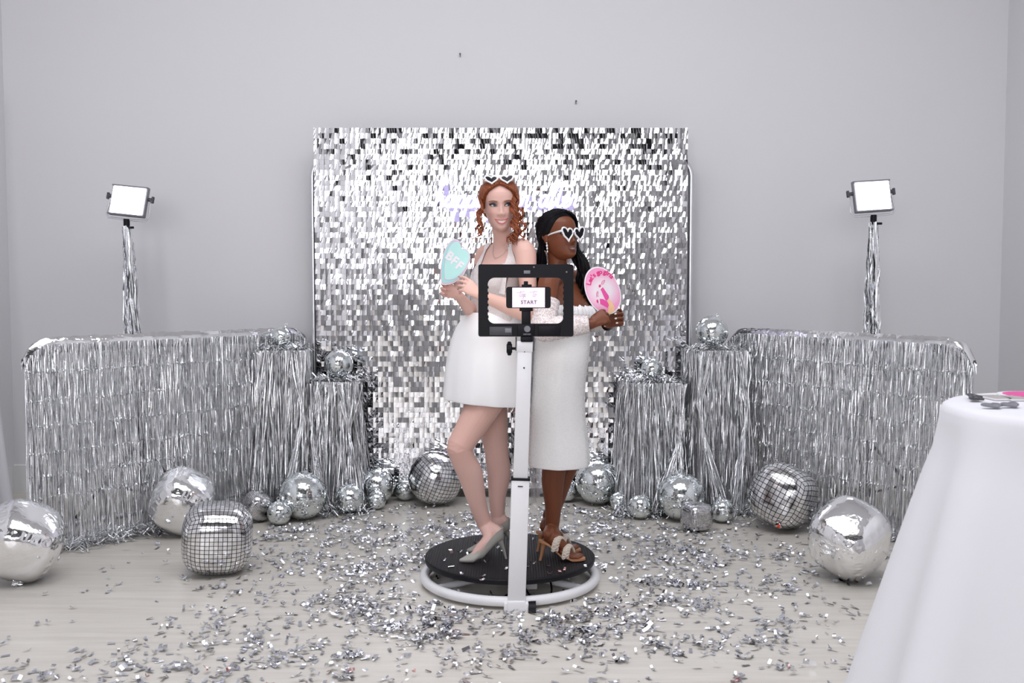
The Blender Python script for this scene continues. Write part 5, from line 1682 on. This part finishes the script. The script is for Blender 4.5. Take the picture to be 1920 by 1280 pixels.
# hair: swept back from the hairline with loose ringlets
def mask1(x, y, z):
    yl_ = np.interp(z, [-.09, -.06, -.03, 0, .02, .04, .055, .068, .080, .09, .111], [-.085, -.05, -.02, .014, .036, .052, .060, .064, .066, .075, .2])
    if z > .04: yl_ = yl_ - .030 * G(x, .016) * np.interp(z, [.04, .08, .09, .1], [1, .9, .5, 0])
    return yl_ - y
h1 = MB(); hair_cap(h1, T1, mask1, .014)
hb = MB(); head_mesh(hb, T1, 1.0)
hbv = BVHTree.FromPolygons([Vector(p) for p in hb.v], hb.f)
R1 = random.Random(5)
for i in range(86):
    ph = -1 + 2 * (i + R1.random()) / 86; s_ = 1 if ph >= 0 else -1; q = abs(ph)
    st = Vector((s_ * np.interp(q, [0, .3, .6, 1], [.004, .030, .055, .066]), np.interp(q, [0, .3, .6, 1], [.060, .066, .050, .014]), np.interp(q, [0, .3, .6, 1], [.086, .070, .046, -.01])))
    en = Vector((s_ * .012 * R1.random(), -.10, .035 + .02 * R1.gauss(0, 1)))
    mid = Vector((s_ * (.015 + .058 * q), -.02, .10 - .055 * q))
    pts = []; lf = R1.gauss(0, .0012)
    for f in np.linspace(0, 1, 11):
        dv = (st * (1 - f) ** 2 + mid * (2 * f * (1 - f)) + en * f * f)
        pts.append(scalp(hbv, T1, dv - Vector((0, -.005, 0)), .012 + .006 * math.sin(PI * f) + lf))
    h1.tube(pts, [.0045 + .003 * math.sin(PI * f) for f in np.linspace(0, 1, 11)], n=7)
def ringlet(mb, ctrl, turns, hr, r, ph, rr):
    path = catmull(ctrl, 12); n = len(path); pts, rad = [], []
    for i, c in enumerate(path):
        f = i / (n - 1); a = ph + turns * 2 * PI * f; e = hr * min(1, .35 + 1.4 * f)
        pts.append(Vector(c) + Vector((math.cos(a) * e, math.sin(a) * e, 0)))
        rad.append(r * (1 - .55 * f ** 3) * (1 if f < .93 else .6))
    mb.tube(pts, rad, n=10, ref=(0, 0, 1), flat=2.0, hold=True)
    for k in range(3):
        o = Vector((rr.gauss(0, .0030), rr.gauss(0, .0030), (k - 1) * .009)); mb.tube([p + o for p in pts], .0011, n=5)
yh = 4.60
for k in range(9):
    dx = R1.gauss(0, 2.6)
    ringlet(h1, [P(958 + dx, 366, yh + .03), P(963 + dx, 384, yh - .01), P(967 + dx * 1.3, 404, yh - .02), P(968 + dx * 1.5, 424, yh - .02), P(965 + dx * 1.5, 442, yh - .03), P(960 + dx * 2 + R1.gauss(0, 3), 456 + R1.gauss(0, 4), yh - .04)], 2.8 + 1.2 * R1.random(), .011 + .007 * R1.random(), .0030, R1.uniform(0, 6.28), R1)
for k in range(3):
    dx = R1.gauss(0, 1.2)
    ringlet(h1, [P(908 + dx, 372, yh + .03), P(902 + dx, 386, yh), P(899 + dx, 402, yh - .01), P(899 + dx, 420, yh - .01), P(901 + dx, 434, yh - .01), P(895 + dx * 4, 447 + R1.gauss(0, 3), yh - .01)], 2.6 + .25 * k, .013, .0030, 1.2 + k * .5, R1)
h1.ball(T1(Vector((0, -.115, .03))), (.045, .035, .04), 16, 10)
h1.build('hair', M['hair_red'], w1)

# bodice: the torso from waist to bust, cut to a deep V, with straps over the shoulders
def shell(secs, off, keep, n=72, sub=10):
    arr = catmull([np.concatenate([np.array(c), np.array(A), np.array(B), np.array(C)]) for c, A, B, C in secs], sub)
    rows, ok = [], []
    for s_ in arr:
        c, A, B, C = s_[:3], s_[3:6], s_[6:9], s_[9:12]
        la, lb, lc = np.linalg.norm(A), np.linalg.norm(B), np.linalg.norm(C)
        r, o = [], []
        for k in range(n):
            t = 2 * PI * k / n; ct, st = math.cos(t), math.sin(t)
            p = c + A * (1 + off / la) * ct + (B * (1 + off / lb) * st if st >= 0 else C * (1 + off / lc) * -st)
            r.append(p); o.append(keep(t, p))
        rows.append(r); ok.append(o)
    m = MB(); vs = [p for r in rows for p in r]; fs = []
    for i in range(len(rows) - 1):
        for k in range(n):
            l = (k + 1) % n
            if ok[i][k] and ok[i][l] and ok[i + 1][k] and ok[i + 1][l]: fs.append((i * n + k, i * n + l, (i + 1) * n + l, (i + 1) * n + k))
    m.add(vs, fs)
    return m
zV, zU = P(925, 528, 4.6).z, P(925, 494, 4.7).z
def keep1(t, p):
    st = math.sin(t)
    dt = abs(((t - PI / 2 + PI) % (2 * PI)) - PI)
    lim = zV + (zU - zV) * min(1, dt / .75) if st > -.2 else zU
    return p[2] < lim
m = shell(S1[3:10], .007, keep1)
ob = m.build('bodice', M['lace'], w1, smooth='all')
def on_body(bvh, p, lift):
    hit = bvh.find_nearest(p)
    n = hit[1]
    if (Vector(p) - hit[0]).dot(n) < 0 and (Vector(p) - hit[0]).length > .0: pass
    return hit[0] + n * lift, n
def body_ribbon(bvh, ctrl, outs, widths, lift, seg=14):
    path = [Vector(c) for c in catmull(ctrl, seg)]; od = [Vector(c).normalized() for c in catmull(outs, seg)]
    wd = catmull([np.array([w]) for w in widths], seg)
    def drop(p, o):
        hit = bvh.ray_cast(p + o * .07, -o, .16)
        return (hit[0] if hit[0] is not None else p) + o * lift
    rows = []
    for i, c in enumerate(path):
        t = (path[min(i + 1, len(path) - 1)] - path[max(i - 1, 0)]).normalized(); o = od[i]
        side = t.cross(o).normalized(); w = float(wd[i][0])
        rows.append([drop(c + side * w * a, o) for a in np.linspace(-.5, .5, 7)])
    arr = np.array([[list(q) for q in r] for r in rows])
    for _ in range(3): arr[1:-1] = arr[1:-1] * .5 + (arr[:-2] + arr[2:]) * .25
    mm = MB(); mm.grid([[Vector(q) for q in r] for r in arr]); return mm
up = Vector((0, 0, 1)); nf = (F1 + L1 * .25).normalized(); ff = (F1 - L1 * .2).normalized()
for ctrl, outs in (([P(930, 548, 4.52), P(941, 512, 4.53), P(952, 484, 4.57), P(964, 456, 4.645), P(970, 466, 4.76), P(965, 500, 4.84)], [nf, nf, nf + up * .2, up + nf * .3, up * .5 - F1, -F1]),
                   ([P(891, 548, 4.64), P(896, 512, 4.67), P(904, 484, 4.72), P(916, 462, 4.79), P(928, 475, 4.86)], [ff, ff, ff + up * .2, up + ff * .2, -F1 + up * .3])):
    body_ribbon(bvh1, ctrl, outs, [.11, .066, .036, .026, .026, .03][:len(ctrl)], .006).build('strap', M['lace'], w1, smooth='all')
# bell skirt of satin
rs = random.Random(3); rows = []
prof = [(925, 585, .120, .090), (922, 596, .138, .110), (918, 615, .160, .138), (915, 640, .176, .160), (913, 670, .188, .178), (912, 700, .197, .190), (912, 730, .203, .198), (912, 750, .206, .200), (912, 752, .200, .195)]
arr = catmull([np.array([*P(px, py, 4.69), a, b_]) for px, py, a, b_ in prof], 6)
for s_ in arr:
    f = (arr[0][2] - s_[2]) / (arr[0][2] - arr[-1][2])
    r = []
    for k in range(140):
        t = 2 * PI * k / 140
        fold = 1 + .030 * f * (math.sin(9 * t + .6) * .6 + math.sin(14 * t + 2) * .3)
        r.append(Vector((s_[0] + math.cos(t) * s_[3] * fold, s_[1] + math.sin(t) * s_[4] * fold, s_[2] - .018 * f * f * math.cos(t) * 1.0 + .0 * f)))
    rows.append(r)
m = MB(); m.grid(rows, closed=True); ob = m.build('skirt', M['satin'], w1, smooth='all')
pump_shoe(w1, toe1, heel1, .10, M['pump']); pump_shoe(w1, toe2, heel2, .10, M['pump'])
# necklace
nk = MB()
pts = [on_body(bvh1, c, .0022)[0] for c in catmull([P(958, 452, 4.66), P(950, 462, 4.62), P(934, 470, 4.60), P(921, 474, 4.61), P(917, 466, 4.66), P(921, 455, 4.71)], 8)]
nk.tube(pts, .0009, n=6)
q = on_body(bvh1, P(921, 474, 4.61), .004)[0]
nk.tube([q, q - Vector((0, 0, .012))], .0012, n=6)
nk.ball(q - Vector((0, 0, .016)), (.004, .003, .005), 10, 8)
nk.build('necklace', M['silver'], w1)

# ================================================================== woman in the sequin midi dress
w2 = thing('person', P(1050, 1045, 4.66), 'woman with long black hair in a white sequin midi dress holding the pink oval sign', 'person')
b2 = MB(); nails2 = MB()
be = math.radians(58)
rows2 = [(1050, 745, 4.68, .085, .06, .08), (1050, 715, 4.68, .110, .08, .09), (1050, 685, 4.68, .115, .085, .09), (1053, 650, 4.67, .110, .085, .09), (1055, 620, 4.66, .118, .09, .085),
         (1057, 596, 4.66, .125, .115, .088), (1057, 572, 4.66, .130, .118, .09), (1054, 550, 4.66, .136, .095, .088), (1051, 534, 4.66, .138, .072, .082), (1048, 522, 4.66, .112, .054, .066), (1047, 512, 4.66, .062, .046, .050),
         (1046, 500, 4.66, .046, .042, .046), (1045, 482, 4.655, .044, .042, .046), (1043, 466, 4.65, .044, .04, .046)]
S2, F2, L2 = body_secs(rows2, (math.sin(be), -math.cos(be)))
loft(b2, S2, n=40, sub=6)
yw = math.radians(36)
T2, I2, AX2 = frame_T(P(1049, 443, 4.635), (math.sin(yw), -math.cos(yw), .14), (-.06, 0, 1), 1.0)
head_mesh(b2, T2, .8); add_ears(b2, T2, 1)
s_r, e_r, k_r = P(1030, 527, 4.525), P(1018, 617, 4.43), P(1110, 607, 4.40)
s_l, e_l, k_l = P(1080, 528, 4.80), P(1094, 602, 4.80), P(1144, 606, 4.53)
limb(b2, [(P(1042, 521, 4.59), .042), (s_r, .049), (s_r.lerp(e_r, .4), .044), (e_r, .037)])
limb(b2, [(e_r, .037), (e_r.lerp(k_r, .3), .037), (e_r.lerp(k_r, .75), .028), (k_r, .023)])
limb(b2, [(P(1066, 521, 4.74), .042), (s_l, .047), (s_l.lerp(e_l, .5), .040), (e_l, .035)])
limb(b2, [(e_l, .035), (e_l.lerp(k_l, .3), .035), (e_l.lerp(k_l, .75), .027), (k_l, .023)])
hand(b2, k_r, (.78, .05, .48), (.25, .85, -.3), False, per=((1.1, 1.1, .6), (1.15, 1.2, .7), (1.2, 1.2, .7), (1.2, 1.2, .7)), thumb=(.85, .35, .5), nails=nails2, scale=.92)
hand(b2, k_l, (.58, -.55, .32), (-.62, -.70, .12), True, per=((.65, .95, .6), (.70, .95, .6), (.72, 1.0, .6), (.75, 1.0, .6)), spread=.05, thumb=(.7, .5, .5), nails=nails2, scale=.90)
toe3, heel3 = PF(1094, 1051, DZ), PF(1013, 1051, DZ)
toe4, heel4 = PF(1086, 1034, DZ), PF(1008, 1034, DZ)
an3, an4 = P(1035, 990, 4.645), P(1030, 975, 4.765)
hp3, kn3 = P(1044, 720, 4.64), P(1043, 850, 4.60)
hp4, kn4 = P(1056, 720, 4.71), P(1073, 850, 4.72)
limb(b2, [(hp3, .072), (hp3.lerp(kn3, .5), .070), (kn3, .056)], n=26)
limb(b2, [(kn3, .056), (kn3.lerp(an3, .34) + F2 * -.010, .054), (kn3.lerp(an3, .7), .040), (an3, .032)], n=26)
limb(b2, [(hp4, .072), (hp4.lerp(kn4, .5), .070), (kn4, .055)], n=26)
limb(b2, [(kn4, .055), (kn4.lerp(an4, .34) + F2 * -.010, .053), (kn4.lerp(an4, .7), .040), (an4, .032)], n=26)
foot(b2, an3, toe3, heel3, .092, .032); foot(b2, an4, toe4, heel4, .092, .032)
def colours2(co):
    base = np.array((.165, .052, .023))
    cols = np.tile(base, (len(co), 1))
    o = np.array(T2(Vector((0, 0, 0)))); q = (co - o)
    lx, ly, lz = q @ np.array(AX2[0]), q @ np.array(AX2[1]), q @ np.array(AX2[2])
    face = (ly > .02) & (np.abs(lz) < .13)
    bl = np.exp(-((np.abs(lx) - .045) / .018) ** 2 - ((lz + .028) / .016) ** 2) * face
    return cols * (1 - .4 * bl[:, None]) + np.array((.26, .065, .042)) * (.4 * bl[:, None])
body2, bvh2 = finish_body(b2, w2, M['skin_deep'], .0031, colours2)
nails2.build('nails', M['nail_white'], w2)
mouth(w2, T2, .0245, -.067, .0045, .0075, M['lip_brown'], .8, ulip=.0048, llip=.0062)
for sg in (-1, 1): eye(w2, T2, sg * .0315, .2, .8, M['brow_black'], sg)
# long black hair parted on top
def mask2(x, y, z):
    yl_ = np.interp(z, [-.09, -.06, -.03, 0, .02, .04, .055, .068, .080, .09, .111], [-.06, -.045, -.030, -.006, .020, .038, .048, .054, .060, .072, .2])
    return yl_ - y
h2 = MB(); hair_cap(h2, T2, mask2, .015)
hb = MB(); head_mesh(hb, T2, .8); hbv2 = BVHTree.FromPolygons([Vector(p) for p in hb.v], hb.f)
R2 = random.Random(9)
def long_lock(start, scalp_pts, hang, r, amp, waves, ph):
    pts = [scalp(hbv2, T2, Vector(v) - Vector((0, -.005, 0)), .014 + R2.gauss(0, .002)) for v in catmull(scalp_pts, 5)]
    hp = catmull([np.array(pts[-1])] + [np.array(T2(Vector(h))) for h in hang], 10)[1:]
    n = len(hp)
    for i, p in enumerate(hp):
        f = (i + 1) / n; a = ph + waves * 2 * PI * f
        pts.append(Vector(p) + AX2[1] * (amp * f * math.sin(a)) + AX2[0] * (amp * .6 * f * math.cos(a)))
    N = len(pts)
    h2.tube(pts, [r * (.7 + .5 * min(1, 3 * i / N)) * (1 - .75 * max(0, (i / N - .75) / .25)) for i in range(N)], n=7)
for i in range(64):      # near side, tucked behind the ear and down the back
    f = i / 63; j = R2.gauss(0, .006)
    y0 = .058 - .14 * f
    long_lock(None, [(.006, y0, .108 - .02 * abs(f - .5)), (-.045, y0 - .012 - .01 * f, .085), (-.068, y0 * .5 - .030 - .012 * f, .035), (-.062, -.045 - .035 * f, -.02)],
              [(-.060 + j, -.060 - .030 * f, -.07), (-.058 + j * 2, -.085 - .03 * f, -.14), (-.052 + j * 3, -.098 - .03 * f, -.22), (-.05 + j * 4, -.10 - .03 * f, -.30 - .04 * R2.random())], .0062, .006, 2.5, R2.uniform(0, 1.5) + f * 3)
for i in range(54):      # far side, falling in waves in front of the shoulder
    f = i / 53; j = R2.gauss(0, .006)
    y0 = .060 - .12 * f
    long_lock(None, [(.004, y0, .108 - .02 * abs(f - .5)), (.040, y0 * .8 + .012 - .01 * f, .088), (.070, .040 - .07 * f, .035), (.070, .022 - .05 * f, -.03)],
              [(.080 + j, .034 - .05 * f, -.08), (.096 + j * 2, .052 - .05 * f, -.15), (.104 + j * 3, .060 - .06 * f, -.22), (.100 + j * 3, .050 - .06 * f, -.30 - .06 * R2.random())], .0060, .012, 2.6, R2.uniform(0, 1.0) + f * 4)
h2.build('hair', M['hair_black'], w2)

# dress
prof = [(1054, 563, .118, .105), (1056, 580, .128, .125), (1057, 600, .132, .128), (1056, 625, .128, .118), (1054, 655, .130, .130), (1051, 685, .128, .150), (1048, 720, .124, .160), (1046, 760, .127, .158), (1046, 800, .134, .156), (1048, 845, .144, .158), (1048, 868, .146, .160), (1048, 869, .140, .154)]
arr = catmull([np.array([*P(px, py, 4.67), a, b_]) for px, py, a, b_ in prof], 6); rows = []
for s_ in arr:
    f = (arr[0][2] - s_[2]) / (arr[0][2] - arr[-1][2]); r = []
    for k in range(140):
        t = 2 * PI * k / 140
        fold = 1 + .022 * f * (math.sin(7 * t + .4) * .6 + math.sin(11 * t + 1) * .4)
        r.append(Vector((s_[0] + math.cos(t) * s_[3] * fold, s_[1] + math.sin(t) * s_[4] * fold, s_[2])))
    rows.append(r)
m = MB(); m.grid(rows, closed=True); m.build('dress', M['sequin_dress'], w2, smooth='all')
# off-shoulder band and sleeves
def sleeve(pts, n=28, seg=10, gather=.0022):
    arr = catmull([np.array([*p, r]) for p, r in pts], seg); out = MB()
    P_ = [Vector(a[:3]) for a in arr]; R_ = [a[3] + gather * math.sin(i * 2.1) for i, a in enumerate(arr)]
    out.tube(P_, R_, n=n, cap=False); return out
sleeve([(s_r.lerp(e_r, .42), .060), (s_r.lerp(e_r, .7), .054), (e_r, .054), (e_r.lerp(k_r, .35), .052), (e_r.lerp(k_r, .7), .046), (e_r.lerp(k_r, .95), .037)]).build('sleeve', M['sequin_mesh'], w2, smooth='all')
sleeve([(s_l.lerp(e_l, .42), .056), (s_l.lerp(e_l, .7), .051), (e_l, .050), (e_l.lerp(k_l, .4), .047), (e_l.lerp(k_l, .92), .034)]).build('sleeve', M['sequin_mesh'], w2, smooth='all')
rows = []
for j in range(18):
    th = 2 * PI * j / 18
    r = []
    for k in range(220):
        t = 2 * PI * k / 220
        rad = .029 + .0028 * math.sin(19 * t + 1.3 * math.sin(th)) + .0016 * math.sin(43 * t + 2 * math.cos(th))
        ex_ = .123 + math.cos(th) * rad; ey = .118 + math.cos(th) * rad
        c = P(1056, 585, 4.665)
        r.append(Vector((c.x + math.cos(t) * ex_, c.y + math.sin(t) * ey, c.z - .012 * math.cos(t) + math.sin(th) * rad * 1.35)))
    rows.append(r)
rows.append(rows[0])
m = MB(); m.grid(rows, closed=True); m.build('ruched_neckline', M['fluff'], w2, smooth='all')
strap_sandal(w2, toe3, heel3, .092); strap_sandal(w2, toe4, heel4, .092)
# earrings
for sg in (-1, 1):
    e0 = T2(Vector((sg * .073, -.008, -.026)))
    er = MB(); z = 0
    for (r, gp) in ((.0052, 0), (.0058, .014), (.0050, .013), (.0042, .014)):
        z += gp
        er.ball(e0 + Vector((.010 * z * 8, 0, -z)), (r, r, r * 1.25), 10, 8)
    er.tube([e0, e0 + Vector((.010 * z * 8, 0, -z))], .0009, n=6)
    er.build('earring', M['crystal'], w2)
# veil from the back of the head to the calves
rows = []
for f in np.linspace(0, 1, 40):
    c = Vector(catmull([P(1024, 405, 4.70), P(1006, 440, 4.74), P(1001, 520, 4.78), P(1003, 680, 4.84), P(1006, 860, 4.86), P(1008, 932, 4.86)], 8)[min(40, int(f * 40))])
    wd = .05 + .075 * min(1, f * 2.5)
    rows.append([c + Vector((.012 * math.sin(9 * a + 2 * f), a * wd * 1.2, 0)) + Vector((a * .028 * (1 if f > .1 else .4), 0, 0)) for a in np.linspace(-1, 1, 30)])
m = MB(); m.grid(rows); m.build('veil', M['veil'], w2, smooth='all')

# ================================================================== glasses and hand-held signs
F, U = Vector((0, .80, .60)), Vector((0, -.60, .80))
heart_glasses(lambda v: T1(Vector((0, .062, .112)) + Vector((v.x, 0, 0)) * 1.03 + F * v.y + U * v.z), 'white heart-shaped sunglasses pushed up on the copper hair', armlen=.11, lens_w=.050, lens_h=.040, gap=.066)
F2g, U2g = Vector((0, 1, -.02)), Vector((0, .02, 1))
heart_glasses(lambda v: T2(Vector((0, .103, -.011)) + Vector((v.x, 0, 0)) + F2g * v.y + U2g * v.z), 'white heart-shaped sunglasses worn by the woman with black hair', armlen=.130, lens_w=.054, lens_h=.055, gap=.067, wing=1.8)

# mint heart sign
HY = 4.435
def HP(px, py, dy=0): q = P(px, py, HY); q.y += dy; return q
hs = [(827, 531), (826, 515), (826.5, 500), (830, 481), (836, 464), (843, 453), (850, 448.5), (857, 449), (862, 455), (865.5, 465), (872, 465.5), (878, 470), (881.5, 478), (881, 489), (876, 502), (869, 514), (860, 524), (850, 530.5), (839, 533.5), (830, 533.5)]
def sm(pts, k=4):
    q = catmull([np.array([*p, 0]) for p in pts + [pts[0]]], k)[:-1]
    return [(a[0], a[1]) for a in q]
def inset(pts, f, c=(852, 490), d=(0, 0)): return [(c[0] + (x - c[0]) * f + d[0], c[1] + (y - c[1]) * f + d[1]) for x, y in pts]
hs = sm(hs)
heart = thing('heart_sign', HP(840, 533), 'mint green heart-shaped sign lettered BFF held by the woman with copper curls', 'sign')
MB().plate([HP(*p) for p in hs], (0, 1, 0), .005).build('board', M['card_white'], heart, smooth=False)
for nm, f, d, dy, mm in (('pink_border', .955, (0, 0), -.0030, 'pink_line'), ('mint_edge', .925, (0, 0), -.0034, 'mint_dark'), ('pink_line', .86, (3.0, -2.2), -.0038, 'pink_line'), ('mint_face', .835, (3.1, -2.3), -.0042, 'mint')):
    MB().plate([HP(*p, dy) for p in inset(hs, f, d=d)], (0, 1, 0), .0008).build(nm, M[mm], heart, smooth=False)
an = math.radians(-38)
exl, ezl = Vector((math.cos(an), 0, math.sin(an))), Vector((-math.sin(an), 0, math.cos(an)))
M['bff_white'] = mat('white_print', (.88, .84, .88), .5, noise=(20, .01))
for i, ch in enumerate('BFF'):
    c = HP(843.0 + i * 9.2, 480.5 + i * 9.0, -.0052)
    put_text('letter', ch, .054, c, exl, ezl, M['bff_white'], heart, .0022)
# pink oval sign
OY = 4.44
def OP(px, py, dy=0): q = P(px, py, OY); q.y += dy; return q
oc = (1130, 544.5)
oval = [(oc[0] + 34.5 * math.cos(a) * math.cos(.16) - 45 * math.sin(a) * math.sin(.14), oc[1] + 34.5 * math.cos(a) * math.sin(.14) - 45 * math.sin(a) * math.cos(.14)) for a in np.linspace(0, 2 * PI, 57)[:-1]]
sign2 = thing('oval_sign', OP(1132, 590), 'pink oval sign lettered Lets go girls held by the woman with black hair', 'sign')
MB().plate([OP(*p) for p in oval], (0, 1, 0), .005).build('board', M['card_white'], sign2, smooth=False)
o = MB().plate([OP(*p, -.0030) for p in inset(oval, .945, oc)], (0, 1, 0), .0008).build('pink_face', M['pink_card'], sign2, smooth=False)
cen = OP(oc[0], oc[1], -.0030)
shift = cen - ORIGIN[sign2.name]
o.location = shift
for v in o.data.vertices: v.co -= shift
txt = "Let's go girls"
wd = [.62, .56, .42, .3, .5, .34, .6, .6, .34, .6, .36, .5, .36, .5]
tot = sum(wd); acc = 0
for ch, w in zip(txt, wd):
    f = (acc + w / 2) / tot; acc += w
    if ch == ' ': continue
    a = math.radians(168 - 128 * f)
    px, py = oc[0] - 1 + 26.0 * math.cos(a), oc[1] - 3 - 32.0 * math.sin(a)
    tx, ty = 26.0 * math.sin(a), -32.0 * math.cos(a)
    ll = math.hypot(tx, ty); ex_ = Vector((tx / ll, 0, ty / ll)); ez_ = Vector((-ty / ll, 0, tx / ll))
    put_text('letter', ch, .029, OP(px, py, -.0042), ex_, ez_, M['magenta'], sign2, .0010)
def poly(name, pts, mm, dy): MB().plate([OP(*p, dy) for p in pts], (0, 1, 0), .0008).build(name, mm, sign2, smooth=False)
z3 = lambda x, y: (1040 + x / 7.11, 480 + y / 7.11)
poly('boot_leg', [z3(*p) for p in ((610, 440), (640, 412), (720, 530), (722, 560), (690, 598), (668, 570))], M['hot_pink'], -.0040)
poly('boot_leg', [z3(*p) for p in ((598, 570), (640, 570), (700, 605), (722, 650), (706, 690), (602, 632))], M['hot_pink'], -.0040)
poly('boot_cuff', [z3(*p) for p in ((598, 430), (625, 398), (640, 412), (610, 444))], M['card_white'], -.0044)
poly('boot_cuff', [z3(*p) for p in ((582, 570), (598, 570), (604, 632), (588, 630))], M['card_white'], -.0044)
poly('boot_heel', [z3(*p) for p in ((585, 390), (605, 375), (618, 400), (600, 422), (588, 412))], M['magenta'], -.0040)
poly('boot_heel', [z3(*p) for p in ((555, 590), (572, 575), (582, 600), (582, 630), (560, 615))], M['magenta'], -.0040)
for pts in (((622, 380), (632, 340), (650, 325), (668, 318), (660, 345), (636, 378)), ((560, 545), (556, 500), (570, 468), (578, 480), (572, 515), (580, 540))):
    mm = MB(); mm.tube([OP(*z3(*p), -.0040) for p in pts], .0011, n=6); mm.build('boot_outline', M['magenta'], sign2)
poly('legs', [z3(*p) for p in ((706, 592), (722, 568), (760, 610), (800, 690), (790, 735), (740, 770), (705, 760), (715, 700), (722, 652))], M['peach'], -.0038)
